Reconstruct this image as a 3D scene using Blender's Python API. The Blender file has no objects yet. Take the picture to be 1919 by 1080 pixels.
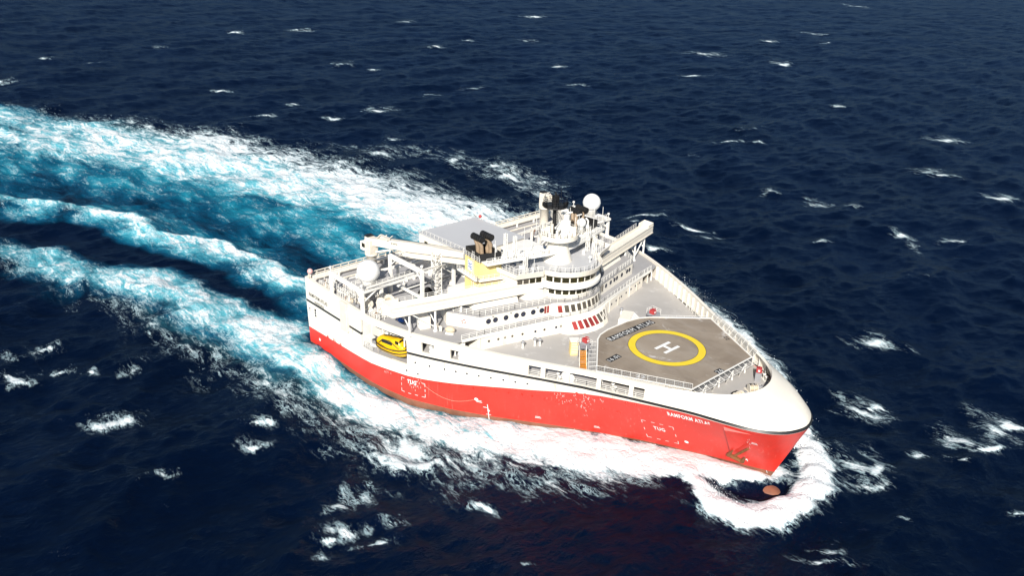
import bpy, math, random
import numpy as np
from mathutils import Vector, Matrix
R = math.radians
rnd = random.Random(7)
sc = bpy.context.scene
col = sc.collection

# ------------------------------------------------------------------ camera
CX, CY, CZ = 157.32555, -118.95673, 89.00981
YAW, PITCH, ROLL, FPX = 2.38724, 0.41261, 0.03353, 1567.688
cf = Vector((math.cos(PITCH)*math.cos(YAW), math.cos(PITCH)*math.sin(YAW), -math.sin(PITCH)))
cr = cf.cross(Vector((0, 0, 1))).normalized()
cu = cr.cross(cf)
c_, s_ = math.cos(ROLL), math.sin(ROLL)
r2 = cr*c_ + cu*s_
u2 = cu*c_ - cr*s_
camd = bpy.data.cameras.new('camera')
camd.sensor_fit = 'HORIZONTAL'
camd.sensor_width = 36.0
camd.lens = FPX/1919*36.0
camd.clip_start = 1.0
camd.clip_end = 30000.0
cam = bpy.data.objects.new('camera', camd)
M = Matrix(((r2.x, u2.x, -cf.x, CX), (r2.y, u2.y, -cf.y, CY), (r2.z, u2.z, -cf.z, CZ), (0, 0, 0, 1)))
cam.matrix_world = M
col.objects.link(cam)
sc.camera = cam

# ------------------------------------------------------------------ light
SUN_EL = R(34)
sx, sy = 0.600, -0.800
to_sun = Vector((sx*math.cos(SUN_EL), sy*math.cos(SUN_EL), math.sin(SUN_EL)))
world = bpy.data.worlds.new("World")
sc.world = world
world.use_nodes = True
wn = world.node_tree
bg = wn.nodes.get('Background') or wn.nodes.new('ShaderNodeBackground')
sky = wn.nodes.new('ShaderNodeTexSky')
sky.sky_type = 'NISHITA'
sky.sun_disc = False
sky.sun_elevation = SUN_EL
sky.sun_rotation = math.atan2(sx, sy)
sky.air_density = 1.0
sky.dust_density = 0.0
sky.ozone_density = 3.0
wn.links.new(sky.outputs[0], bg.inputs[0])
bg.inputs[1].default_value = 0.05
sl = bpy.data.lights.new('sun', 'SUN')
sl.energy = 4.6
sl.angle = R(0.53)
sl.color = (1.0, 0.955, 0.88)
sun = bpy.data.objects.new('sun', sl)
sun.rotation_euler = to_sun.to_track_quat('Z', 'Y').to_euler()
sun.location = (150, -150, 150)
col.objects.link(sun)
sc.view_settings.view_transform = 'Standard'
sc.view_settings.look = 'None'
sc.view_settings.exposure = 0.70
sc.view_settings.gamma = 1.0

# ------------------------------------------------------------------ material helpers
class NT:
    """small node-tree helper"""
    def __init__(self, name):
        self.m = bpy.data.materials.new(name)
        self.m.use_nodes = True
        self.t = self.m.node_tree
        self.b = self.t.nodes.get('Principled BSDF')
        self.out = self.t.nodes.get('Material Output')
    def n(self, typ, **kw):
        nd = self.t.nodes.new(typ)
        for k, v in kw.items():
            setattr(nd, k, v)
        return nd
    def put(self, sock, v):
        if isinstance(v, bpy.types.NodeSocket):
            self.t.links.new(v, sock)
        elif v is not None:
            sock.default_value = v
    def math(self, op, a, b=None, c=None, clamp=False):
        nd = self.n('ShaderNodeMath', operation=op, use_clamp=clamp)
        self.put(nd.inputs[0], a); self.put(nd.inputs[1], b); self.put(nd.inputs[2], c)
        return nd.outputs[0]
    def vmath(self, op, a, b=None):
        nd = self.n('ShaderNodeVectorMath', operation=op)
        self.put(nd.inputs[0], a); self.put(nd.inputs[1], b)
        return nd.outputs[0]
    def step(self, v, lo, hi, smooth=True):
        nd = self.n('ShaderNodeMapRange', interpolation_type='SMOOTHSTEP' if smooth else 'LINEAR')
        nd.clamp = True
        self.put(nd.inputs['Value'], v)
        nd.inputs['From Min'].default_value = lo; nd.inputs['From Max'].default_value = hi
        return nd.outputs[0]
    def noise(self, vec, scale, detail=4, rough=.55, dist=0.0, color=False):
        nd = self.n('ShaderNodeTexNoise')
        if vec is not None: self.put(nd.inputs['Vector'], vec)
        nd.inputs['Scale'].default_value = scale; nd.inputs['Detail'].default_value = detail
        nd.inputs['Roughness'].default_value = rough; nd.inputs['Distortion'].default_value = dist
        return nd.outputs['Color'] if color else nd.outputs[0]
    def mix(self, f, a, b):
        nd = self.n('ShaderNodeMix', data_type='RGBA')
        self.put(nd.inputs[0], f); self.put(nd.inputs[6], a); self.put(nd.inputs[7], b)
        return nd.outputs[2]
    def mapping(self, vec, scale=(1, 1, 1), rot=(0, 0, 0)):
        nd = self.n('ShaderNodeMapping')
        self.put(nd.inputs[0], vec); nd.inputs[3].default_value = scale; nd.inputs[2].default_value = rot
        return nd.outputs[0]
    def coord(self):
        return self.n('ShaderNodeTexCoord').outputs['Object']
def rgba(c): return (c[0], c[1], c[2], 1.0)
def paint(name, base, rough=.45, var=.12, scale=.35, dirt=None, dirt_amt=.35, streak=False, metal=0.0, bump=0.0):
    """painted steel with uneven tone, grime and (optionally) vertical run-off streaks"""
    k = NT(name)
    P = k.coord()
    n1 = k.noise(P, scale, 6, .6)
    dark = tuple(max(0, c*(1-var)) for c in base)
    c = k.mix(k.step(n1, .3, .7), rgba(dark), rgba(base))
    if dirt:
        if streak:
            v = k.mapping(P, (1.6, 1.6, .09))
            n2 = k.noise(v, 1.3, 5, .65)
            n3 = k.noise(P, .12, 3, .5)
            f = k.math('MULTIPLY', k.step(n2, .56, .8), k.step(n3, .42, .66))
        else:
            f = k.step(k.noise(P, scale*2.7, 7, .68, .6), .54, .78)
        f = k.math('MULTIPLY', f, dirt_amt)
        c = k.mix(f, c, rgba(dirt))
    k.put(k.b.inputs['Base Color'], c)
    k.put(k.b.inputs['Roughness'], k.math('ADD', k.math('MULTIPLY', n1, .2), rough-.1))
    k.b.inputs['Metallic'].default_value = metal
    if bump:
        bn = k.n('ShaderNodeBump'); bn.inputs['Strength'].default_value = bump; bn.inputs['Distance'].default_value = .05
        k.put(bn.inputs['Height'], k.noise(P, 1.1, 4, .5)); k.put(k.b.inputs['Normal'], bn.outputs[0])
    return k.m
# ------------------------------------------------------------------ sea
CAPS = [(-20.6,-89.9,4.1,4.6),(-31.6,-87.9,3.5,4.5),(-9.6,-71.8,2.2,4.9),(8.6,-80.6,4.8,4.1),(27.7,-60.5,3.4,2.0),(56.1,-61.2,2.4,4.0),(57.7,-57.0,2.8,3.9),(62.4,-64.1,4.1,3.1),(65.7,-57.7,2.7,2.3),(63.5,-67.3,1.8,1.7),(68.3,-63.0,3.5,1.4),(66.2,-70.5,1.7,1.3),(72.3,-43.7,3.1,2.4),(107.0,16.0,3.2,4.9),(112.1,12.0,4.4,3.1),(109.5,17.2,2.8,4.9),(120.3,52.3,4.3,3.9),(118.7,48.1,3.7,7.0),(115.0,39.2,3.1,5.5),(99.0,35.2,5.4,5.0),(118.9,32.0,2.5,1.8),(121.8,39.7,4.0,1.7),(113.7,27.9,1.8,1.4),(87.0,67.4,5.6,4.8),(43.5,120.3,4.3,2.8),(20.3,158.9,7.0,8.9),(30.6,165.4,3.7,6.0),(60.2,220.6,7.9,9.5),(7.2,303.0,15.2,12.0),(-51.3,211.3,10.2,5.8),(-43.3,220.8,4.1,4.7),(-49.5,179.3,2.4,4.0),(-65.3,336.7,4.6,11.4),(-172.5,453.8,10.2,25.5),(-233.0,444.5,19.9,30.8),(-175.7,352.5,11.2,12.2),(-252.0,565.5,9.2,18.5),(-405.0,1023.7,16.3,58.4),(-261.0,660.3,17.0,17.0),(-217.0,599.8,7.3,14.3),(26.6,236.4,9.9,13.0),(33.5,232.6,9.8,8.4),(56.1,148.6,3.8,9.0),(2.9,155.1,5.0,9.2),(68.3,156.3,5.8,5.3),(9.3,100.3,7.1,4.5),(16.5,98.9,3.5,2.2),(59.5,144.9,2.6,16.2),(-365.0,282.9,9.3,19.0),(-218.0,168.1,6.8,11.6),(-220.0,196.1,8.3,8.9),(-199.6,119.1,10.1,13.8),(-197.3,93.5,7.6,12.8),(-331.0,180.0,9.6,19.3),(-234.0,91.1,4.6,7.4),(-219.0,68.2,8.2,7.9),(-143.0,88.4,5.8,8.1),(-303.0,185.9,5.7,9.0),(-464.0,113.1,6.8,12.8),(-286.0,78.0,8.2,8.7),(-514.0,193.6,10.5,16.0),(-506.0,249.3,14.6,20.9),(-419.0,55.0,8.5,10.6),(-378.0,-6.3,6.4,17.6),(-444.0,34.0,9.6,14.1),(-359.0,375.6,12.0,14.9),(-248.0,297.2,8.2,12.4),(-193.8,258.8,8.7,7.9),(-383.0,332.3,7.2,14.4),(-516.0,364.5,9.6,19.9),(-497.0,513.9,17.5,24.0),(-4.8,86.2,2.1,2.7),(15.5,73.1,3.9,3.3),(-18.7,-82.2,1.8,2.9),(-30.9,-81.9,2.7,3.8),(-12.9,-78.7,1.8,1.7),(31.7,-80.0,2.2,1.8),(32.9,-64.8,2.7,2.6),(87.5,-48.6,1.2,0.8),(115.9,-11.8,3.7,1.5),(100.8,37.4,3.6,2.0),(132.5,21.7,2.1,1.0),(120.4,6.3,1.4,0.8),(115.2,-8.8,2.8,1.9),(-103.5,92.4,5.8,19.0),(-84.6,97.6,7.3,14.6),(-124.0,71.1,7.6,14.1),(-69.6,92.4,8.2,14.9),(-6.3,94.8,10.9,4.0)]
WK = 0.30                                             # heading of the wake behind the ship (rad off the x axis)
def fft_tile(N, L, V, wdir, seed, spread=2.0, small=.4, chop=1.0):
    """one tile of wind sea: height, horizontal displacement and fold (whitecap) fields"""
    g = 9.81
    rs = np.random.RandomState(seed)
    k1 = np.fft.fftfreq(N, 1.0/N)*2*np.pi/L
    kx, ky = np.meshgrid(k1, k1, indexing='ij')
    k = np.hypot(kx, ky); k[0, 0] = 1
    Lw = V*V/g
    ca = (kx*math.cos(wdir)+ky*math.sin(wdir))/k
    ph = np.exp(-1/(k*Lw)**2)/k**4*(np.abs(ca)**spread*.9+.1)*np.where(ca < 0, .15, 1.)*np.exp(-(k*small)**2)
    ph[0, 0] = 0
    h = (rs.randn(N, N)+1j*rs.randn(N, N))*np.sqrt(ph)
    H = np.real(np.fft.ifft2(h)); s = H.std()
    h = h/s
    H /= s
    Dx = np.real(np.fft.ifft2(-1j*kx/k*h)); Dy = np.real(np.fft.ifft2(-1j*ky/k*h))
    return H.astype('f4'), Dx.astype('f4'), Dy.astype('f4')
def samp(T, L, x, y):
    N = T.shape[0]
    u = (x/L*N) % N; v = (y/L*N) % N
    i = u.astype('i4'); j = v.astype('i4'); a = (u-i).astype('f4'); b = (v-j).astype('f4')
    i %= N; j %= N; i2 = (i+1) % N; j2 = (j+1) % N
    return T[i, j]*(1-a)*(1-b)+T[i2, j]*a*(1-b)+T[i, j2]*(1-a)*b+T[i2, j2]*a*b
def line_field(x, y, pts, side=0):
    """distance to a polyline of (x, y, halfwidth, amp): gives d/halfwidth, amp, signed side and run along it"""
    best = np.full(x.shape, 1e9, 'f4'); hw = np.ones(x.shape, 'f4'); am = np.zeros(x.shape, 'f4'); sd = np.zeros(x.shape, 'f4')
    for (x0, y0, w0, a0), (x1, y1, w1, a1) in zip(pts[:-1], pts[1:]):
        dx, dy = x1-x0, y1-y0; L2 = dx*dx+dy*dy
        t = np.clip(((x-x0)*dx+(y-y0)*dy)/L2, 0, 1)
        ex, ey = x-(x0+t*dx), y-(y0+t*dy)
        d = np.hypot(ex, ey)
        m = d < best
        best[m] = d[m]; hw[m] = (w0+(w1-w0)*t)[m]; am[m] = (a0+(a1-a0)*t)[m]
        sd[m] = np.sign(dx*ey-dy*ex)[m]
    return best, hw, am, sd
def bell(x, y, pts, p=2.0):
    d, hw, am, sd = line_field(x, y, pts)
    return am*np.exp(-(d/hw)**p)
PORT = [(-330, -74, 34, .78), (-257, -40, 36, .85), (-217, -14, 35, .95), (-175, 11, 34, 1.05), (-125, 26, 30, 1.04), (-84, 36, 27, 1.1), (-53, 41, 26, 1.16), (-25, 42, 22, 1.2), (5, 43, 13, 1.2), (25, 43, 9, 1.15), (42, 37, 6, 1.1), (60, 27.5, 5, 1.1), (78, 16, 4, 1.1), (92, 8, 4, 1.1)]
PORT_LACE = [(-150, 62, 10, .28), (-128, 76, 11, .42), (-95, 97, 11, .55), (-66, 95, 11, .62), (-45, 86, 9, .62), (-20, 70, 8, .6), (10, 56, 7, .5), (40, 42, 5, .5)]
RIDGE = [(-230, -97, 12, .45), (-151, -64, 9, .75), (-128, -49.5, 8, .95), (-102, -39, 8, 1.0), (-83, -33, 8, 1.08), (-62, -27.5, 8, 1.1), (-49, -24, 8, 1.15), (-35, -22, 7, 1.15), (-20, -21.8, 7, 1.0), (2, -20, 6, .8)]
BAND2 = [(-190, -115, 12, .45), (-130, -90, 10, .6), (-99, -76, 9, .78), (-76, -65, 9, .85), (-54, -55.5, 9, .92), (-33, -47.5, 8.5, 1.0), (-16, -43, 8, 1.05), (0, -43, 7.5, 1.1), (12, -42.5, 6, 1.1)]
STBD = [(0, -43, 7, 1.05), (12, -42.5, 6, 1.08), (30, -43, 6.5, 1.08), (41, -40.5, 7.5, 1.12), (52, -35, 9, 1.2), (60, -29.5, 9.5, 1.28), (70, -23.0, 9, 1.45), (80, -16.5, 7.5, 1.7), (88, -10.0, 5, 1.9), (94.5, -5.5, 3.2, 1.9), (98.3, -2.6, 1.8, 1.6)]
OUT_LACE = [(-50, -67, 5, .42), (-28, -59, 7, .52), (0, -54, 8, .60), (20, -51, 8, .66), (38, -47.5, 8.5, .72), (50, -44.5, 9, .90), (60, -39, 9, .90), (70, -32.5, 8, .84), (79, -25, 6.5, .72)]
OUT_EDGE = [(45, -48.5, 1.5, .7), (50, -50.3, 2.3, 1.05), (56, -48.9, 2.4, 1.1), (59.5, -45.2, 1.6, .9), (58, -41, 1.5, .6)]
RING = [(89, -13.0, 2.4, 1.0), (94.5, -13.8, 3.0, 1.45), (98.5, -14.2, 3.5, 1.6), (102.8, -13.0, 3.7, 1.65), (105.8, -9.2, 3.6, 1.65), (107.2, -3, 3.2, 1.55), (106.6, 2.5, 3.0, 1.5), (104.0, 8.0, 3.0, 1.45), (99.5, 13, 3.2, 1.4), (93, 19, 3.2, 1.35), (86, 26, 3.2, 1.3), (79, 33, 3.2, 1.25), (66, 42, 3.2, 1.1), (54, 48.5, 3.2, 1.0), (44, 53, 3.2, .85), (30, 61, 3.5, .6)]
TURQ = [(-420, -150, 70, .45), (-300, -85, 62, .7), (-200, -42, 52, .9), (-120, -14, 44, 1.0), (-60, 0, 38, 1.0), (-20, 2, 36, 1.0), (10, 0, 36, .9), (45, 0, 34, .3)]
TURQ_S = [(-140, -92, 14, .5), (-76, -64, 12, .7), (-33, -47, 11, .8), (0, -43, 9, .8), (30, -42, 7, .55), (52, -34, 6, .5), (70, -21, 5, .5)]
HOLLOW = [(96.0, -9.0, .6, .35), (98.4, -7.8, 1.1, .7), (100.8, -5.6, 1.9, 1), (102.2, -3.0, 1.9, 1), (102.6, -.2, 1.2, .6)]
DARK = [(-150, -84, 7, .5), (-121, -69, 6, .75), (-95, -55.5, 5.5, .8), (-73, -47, 5, .75), (-50, -39, 5, .7), (-28, -33.5, 4.5, .65), (-12, -31, 4, .55)]
TRENCH = [(-260, -95, 9, .4), (-178, -60, 11, .8), (-140, -39, 11, .9), (-106, -23, 10, .9), (-80, -14, 9, .9), (-55, -9, 8, .9), (-35, -9, 7, .9), (-20, -10, 7, .9), (0, -10, 8, .9)]
def sea_fields(x, y, z0):
    """adds the ship's waves to the wind sea; returns height, foam and aerated-water fields"""
    foam = np.zeros_like(x); turq = np.zeros_like(x); h = z0.copy()
    near = (x > -480) & (x < 135) & (y > -190) & (y < 140)
    X, Y = x[near], y[near]
    wob = 2.2*np.sin(X*.11+Y*.05)+1.4*np.sin(X*.27-Y*.13+1.0)+1.2*np.sin(X*.05-Y*.31)
    wob2 = 1.3*np.sin(X*.43+Y*.2)+.9*np.sin(X*.8-Y*.61+2)
    Yw = Y+np.where(X < 0, wob, 0)*.8+wob2*.5*np.where(X < 60, 1, .3); Xw = X+wob2*.4
    f = bell(Xw, Yw, PORT, 3.5)
    f = np.maximum(f, bell(Xw, Yw, PORT_LACE))
    d, hw, am, sd = line_field(Xw, Yw, RIDGE)
    dd = np.where(sd > 0, d/1.3, d/hw)                # sharp on the port side, trailing off to starboard
    rg = am*np.exp(-np.where(sd > 0, dd**2, dd**1.4))
    f = np.maximum(f, rg)
    f = np.maximum(f, bell(Xw, Yw, BAND2, 2.2))
    f = np.maximum(f, bell(X+wob2*.3, Y+wob2*.4, STBD, 3.0))
    f = np.maximum(f, bell(Xw, Y+wob2*.7, OUT_LACE))
    f = np.maximum(f, bell(X, Y+wob2*.25, OUT_EDGE))
    ringd = bell(X+.25*wob2, Y+.25*wob2, RING, 3.0)
    f = np.maximum(f, ringd)
    tq = bell(Xw, Yw, TURQ, 6.0)
    tq = np.maximum(tq, bell(Xw, Yw, TURQ_S))
    tq = tq-bell(Xw, Yw, DARK)*.5-bell(Xw, Yw, TRENCH)*.62
    f = f-.45*bell(Xw, Yw, DARK)-.12*bell(Xw, Yw, TRENCH)
    f = np.where(X < 0, np.maximum(f, .34*tq), f)
    # relief: stern ridges, trench, bow ring and the hollow in front of the stem
    calm = np.clip(1-bell(X, Y, [(0, 0, 40, 1), (100, 0, 14, 1)], 4.0)*.75, .2, 1)
    hh = h[near]*calm
    d, hw, am, sd = line_field(X, Y+wob*.8, RIDGE)
    hh += 2.0*am*np.exp(-np.where(sd > 0, (d/3.2)**2, (d/8.0)**1.6))
    hh += 1.0*bell(X, Y+wob*.8, BAND2, 2)
    hh -= 1.2*bell(X, Y, TRENCH, 2)
    hh += .9*bell(X, Y, PORT, 2)*np.where(X < 60, 1, .6)
    hh += .8*bell(X, Y, STBD, 2)*np.clip((X-45)/25, .25, 1)
    hh += 1.2*bell(X, Y+.3*wob2, OUT_EDGE, 2)
    hh += .95*bell(X+.3*wob2, Y+.3*wob2, RING, 2)*(1+.16*np.sin(X*.83+Y*.47)+.14*np.sin(X*.55-Y*1.07+1)+.10*samp(H_SMALL[0], 31.0, X, Y))
    hol = bell(X+.2*wob2, Y, HOLLOW, 2.5)
    hq = np.clip(hol*1.3, 0, 1); hh = hh*(1-hq)-1.05*hq
    f = f-1.3*bell(X+.3*wob2, Y+.3*wob2, HOLLOW, 2.4)
    foot = np.exp(-(((X-99.6)/1.7)**2+((Y-1.6)/3.2)**2)**2)
    f = np.maximum(f, foot*1.3)
    f = np.maximum(f, bell(X+.3*wob2, Y+.3*wob2, [(100.6, 3.0, 1.8, .95), (103.2, 3.2, 1.9, .85), (103.4, 6.5, 2.2, 1.0)], 2.5))
    foam[near] = f; turq[near] = tq; h[near] = hh
    # loose white horses where the photograph has them
    eh = (0.685, 0.729); ed = (-0.729, 0.685)
    for i, (px, py, rx, ry) in enumerate(CAPS):
        if math.hypot(px-CX, py-CY) > 260: rx, ry = rx*.72, ry*.55
        R_ = 3*max(rx, ry)
        m = (np.abs(x-px) < R_) & (np.abs(y-py) < R_)
        if not m.any(): continue
        a = (x[m]-px)*eh[0]+(y[m]-py)*eh[1]; b = (x[m]-px)*ed[0]+(y[m]-py)*ed[1]
        b = b+.25*ry*np.sin(a/rx*3+i)+a*.25*math.sin(i*1.7)
        q = (a/(rx*1.15))**2+(b/(ry*1.1))**2
        front = np.exp(-((b+.45*ry)/(.36*ry))**2)*np.exp(-(a/rx)**2)
        amp = .80 if i % 3 else .95
        foam[m] = np.maximum(foam[m], amp*(np.exp(-q**1.2)*.52+.85*front))
        h[m] += .35*np.exp(-q)*min(1, rx/3)
    return h, foam, turq
def axis(lo, hi, fine0, fine1, step, grow, grow_lo=None):
    c = list(np.arange(fine0, fine1, step)); s = step
    a = []; p = fine1; s = step
    while p < hi:
        a.append(p); s *= 1+grow; p += s
    a.append(hi)
    b = []; p = fine0; s = step
    while p > lo:
        s *= 1+(grow_lo if grow_lo is not None else grow); p -= s; b.append(p)
    return np.array(b[::-1]+c+a)
H_SMALL = [None]
def build_sea():
    # along the ship and across it; fine where waves can be told apart, coarser far away
    xs = axis(-6000, 3000, -70, 125, .55, .05, .0105)
    ys = axis(-2500, 6500, -100, 62, .55, .0105, .05)
    gx, gy = np.meshgrid(xs.astype('f4'), ys.astype('f4'), indexing='ij')
    x = gx.ravel(); y = gy.ravel()
    W = math.pi+.45
    H1, X1, Y1 = fft_tile(768, 520.0, 8.8, W, 3, 1.6, .5)
    H2, X2, Y2 = fft_tile(512, 97.0, 4.2, W-.5, 5, 1.5, .22)
    H_SMALL[0] = H2
    ca, sa = math.cos(.37), math.sin(.37)
    xr, yr = x*ca-y*sa, x*sa+y*ca
    A1, A2 = .55, .15
    z = A1*samp(H1, 520.0, x, y)+A2*samp(H2, 97.0, xr, yr)
    far = np.hypot(x-CX, y-CY)
    fade = 1/(1+(far/2600)**2)
    z *= fade
    # small breaking crests of the wind sea, everywhere
    c1 = samp(H1, 520.0, x, y); c2 = samp(H2, 97.0, xr, yr)
    crest = np.clip((c1*.75+c2*.5)-1.75, 0, 1)
    dx = A1*.9*samp(X1, 520.0, x, y)*fade; dy = A1*.9*samp(Y1, 520.0, x, y)*fade
    h, foam, turq = sea_fields(x, y, z)
    foam = np.maximum(foam, np.clip(crest*.6, 0, .50)*np.clip(.12+.9*samp(H2, 700., x+y*.3, y), 0, 1)/(1+(far/500)**2))
    inner = (x > -30) & (x < 115) & (np.abs(y) < 55)
    dx[inner] *= .3; dy[inner] *= .3
    co = np.stack([x-dx, y-dy, h], 1).astype('f4')
    nx, ny = len(xs), len(ys)
    idx = np.arange(nx*ny, dtype='i4').reshape(nx, ny)
    f = np.stack([idx[:-1, :-1], idx[1:, :-1], idx[1:, 1:], idx[:-1, 1:]], -1).reshape(-1, 4)
    me = bpy.data.meshes.new('sea')
    me.vertices.add(len(co)); me.vertices.foreach_set('co', co.ravel())
    me.loops.add(f.size); me.loops.foreach_set('vertex_index', f.ravel())
    me.polygons.add(len(f)); me.polygons.foreach_set('loop_start', np.arange(0, f.size, 4, dtype='i4'))
    me.update(calc_edges=True)
    me.polygons.foreach_set('use_smooth', np.ones(len(f), bool))
    for nm, arr in (('foam', foam), ('turq', turq)):
        at = me.attributes.new(nm, 'FLOAT', 'POINT'); at.data.foreach_set('value', arr.astype('f4'))
    o = bpy.data.objects.new('sea', me); col.objects.link(o)
    o['kind'] = 'structure'; o['label'] = 'dark blue choppy sea with white horses and a turquoise wake'; o['category'] = 'water'
    me.materials.append(sea_material())
    return o
def sea_material():
    k = NT('sea_water')
    P = k.coord()
    foam = k.n('ShaderNodeAttribute', attribute_name='foam').outputs['Fac']
    turq = k.n('ShaderNodeAttribute', attribute_name='turq').outputs['Fac']
    def c(n, g): return k.math('MULTIPLY', k.math('SUBTRACT', n, .5), g)
    def add(*a):
        r = a[0]
        for q in a[1:]: r = k.math('ADD', r, q)
        return r
    # coordinates turned along the wake and stretched with the flow
    Pw = k.mapping(P, (.40, 1.05, 1), (0, 0, -WK))
    n1 = k.noise(Pw, .075, 6, .6, .5)
    n2 = k.noise(Pw, .30, 10, .68, .8)
    n4 = k.noise(Pw, 1.5, 6, .72)
    nc = k.noise(Pw, .16, 5, .62, 0, True)
    warp = k.vmath('MULTIPLY', k.vmath('SUBTRACT', nc, (.5, .5, .5)), (9, 9, 0))
    Pv = k.vmath('ADD', Pw, warp)
    def ridge(scale, w, detail=3):
        n = k.noise(Pv, scale, detail, .55)
        return k.math('SUBTRACT', 1.0, k.step(k.math('ABSOLUTE', k.math('SUBTRACT', n, .5)), 0.0, w))
    v = k.n('ShaderNodeTexVoronoi', feature='DISTANCE_TO_EDGE'); k.put(v.inputs['Vector'], Pv); v.inputs['Scale'].default_value = .55
    cell = k.math('SUBTRACT', 1.0, k.step(v.outputs['Distance'], 0.0, .10))
    fil = k.math('MAXIMUM', k.math('MAXIMUM', ridge(.33, .022), k.math('MULTIPLY', ridge(.85, .034, 3), .95)), k.math('MULTIPLY', cell, .75))
    mask = add(foam, c(n1, 1.3), c(n2, 2.5), c(n4, .75))
    solid = k.math('MULTIPLY', k.step(mask, .68, 1.08), k.step(foam, .08, .34))
    breaks = k.step(add(k.noise(Pw, .40, 4, .6), c(n4, .35)), .40, .60)
    filf = k.math('MULTIPLY', k.math('MULTIPLY', k.math('MULTIPLY', fil, k.step(mask, .20, .66)), breaks), k.step(foam, .03, .28))
    ftot = k.math('MAXIMUM', solid, k.math('MULTIPLY', filf, .92), clamp=True)
    # body colour of the water: deep blue, blue-green where bubbles have been churned in, milky under the foam
    deep = k.mix(k.step(k.noise(P, .02, 3, .5), .3, .7), (.0004, .0026, .0105, 1), (.0006, .0036, .0145, 1))
    tmask = k.math('MULTIPLY', add(turq, c(n1, 2.4), c(n2, .5)), k.step(turq, .0, .45))
    tq = k.mix(k.step(tmask, .0, .65), deep, (.002, .058, .115, 1))
    tq = k.mix(k.step(tmask, .45, 1.3), tq, (.012, .20, .285, 1))
    milk = k.math('MULTIPLY', k.step(turq, .05, .6), k.step(add(foam, c(n1, 1.5), c(n2, .9)), .30, 1.15))
    tq2 = k.mix(milk, tq, (.14, .54, .62, 1))
    bn = k.n('ShaderNodeBump'); bn.inputs['Strength'].default_value = .85; bn.inputs['Distance'].default_value = .5
    gust = k.step(k.noise(P, .012, 4, .6), .3, .7)
    r1 = k.noise(k.mapping(P, (1, .6, 1), (0, 0, -.45)), .8, 7, .66, .6)
    r2 = k.noise(k.mapping(P, (1, .5, 1), (0, 0, -.1)), .17, 5, .6, .3)
    rip = add(k.math('MULTIPLY', r1, k.math('ADD', k.math('MULTIPLY', gust, .7), .45)), k.math('MULTIPLY', r2, 2.4), k.math('MULTIPLY', c(n2, 2.0), k.step(turq, .0, .6)))
    k.put(bn.inputs['Height'], rip)
    # water: body colour seen through the surface, with a reflection that wave slopes keep low at grazing angles
    body = k.n('ShaderNodeBsdfDiffuse'); k.put(body.inputs['Color'], tq2); k.put(body.inputs['Normal'], bn.outputs[0])
    gl = k.n('ShaderNodeBsdfGlossy'); gl.inputs['Roughness'].default_value = .2; gl.inputs['Color'].default_value = (.48, .63, .84, 1)
    k.put(gl.inputs['Normal'], bn.outputs[0])
    fr = k.n('ShaderNodeFresnel'); fr.inputs['IOR'].default_value = 1.33; k.put(fr.inputs['Normal'], bn.outputs[0])
    rf = k.math('DIVIDE', fr.outputs[0], k.math('ADD', k.math('MULTIPLY', fr.outputs[0], 3.4), 1.0))
    wat = k.n('ShaderNodeMixShader'); k.put(wat.inputs[0], rf)
    k.t.links.new(body.outputs[0], wat.inputs[1]); k.t.links.new(gl.outputs[0], wat.inputs[2])
    fb = k.n('ShaderNodeBsdfDiffuse')
    fcol = k.mix(k.step(add(mask, c(n4, 1.2)), .62, 1.5), (.40, .54, .58, 1), (.84, .86, .86, 1))
    k.put(fb.inputs['Color'], fcol)
    b2 = k.n('ShaderNodeBump'); b2.inputs['Strength'].default_value = .8; b2.inputs['Distance'].default_value = .5
    k.put(b2.inputs['Height'], add(k.math('MULTIPLY', k.noise(P, .55, 8, .65, .3), 2.0), k.math('MULTIPLY', k.noise(P, 2.2, 4, .6), .5))); k.put(fb.inputs['Normal'], b2.outputs[0])
    mx = k.n('ShaderNodeMixShader')
    k.put(mx.inputs[0], ftot); k.t.links.new(wat.outputs[0], mx.inputs[1]); k.t.links.new(fb.outputs[0], mx.inputs[2])
    k.t.links.new(mx.outputs[0], k.out.inputs[0])
    return k.m
build_sea()
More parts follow.
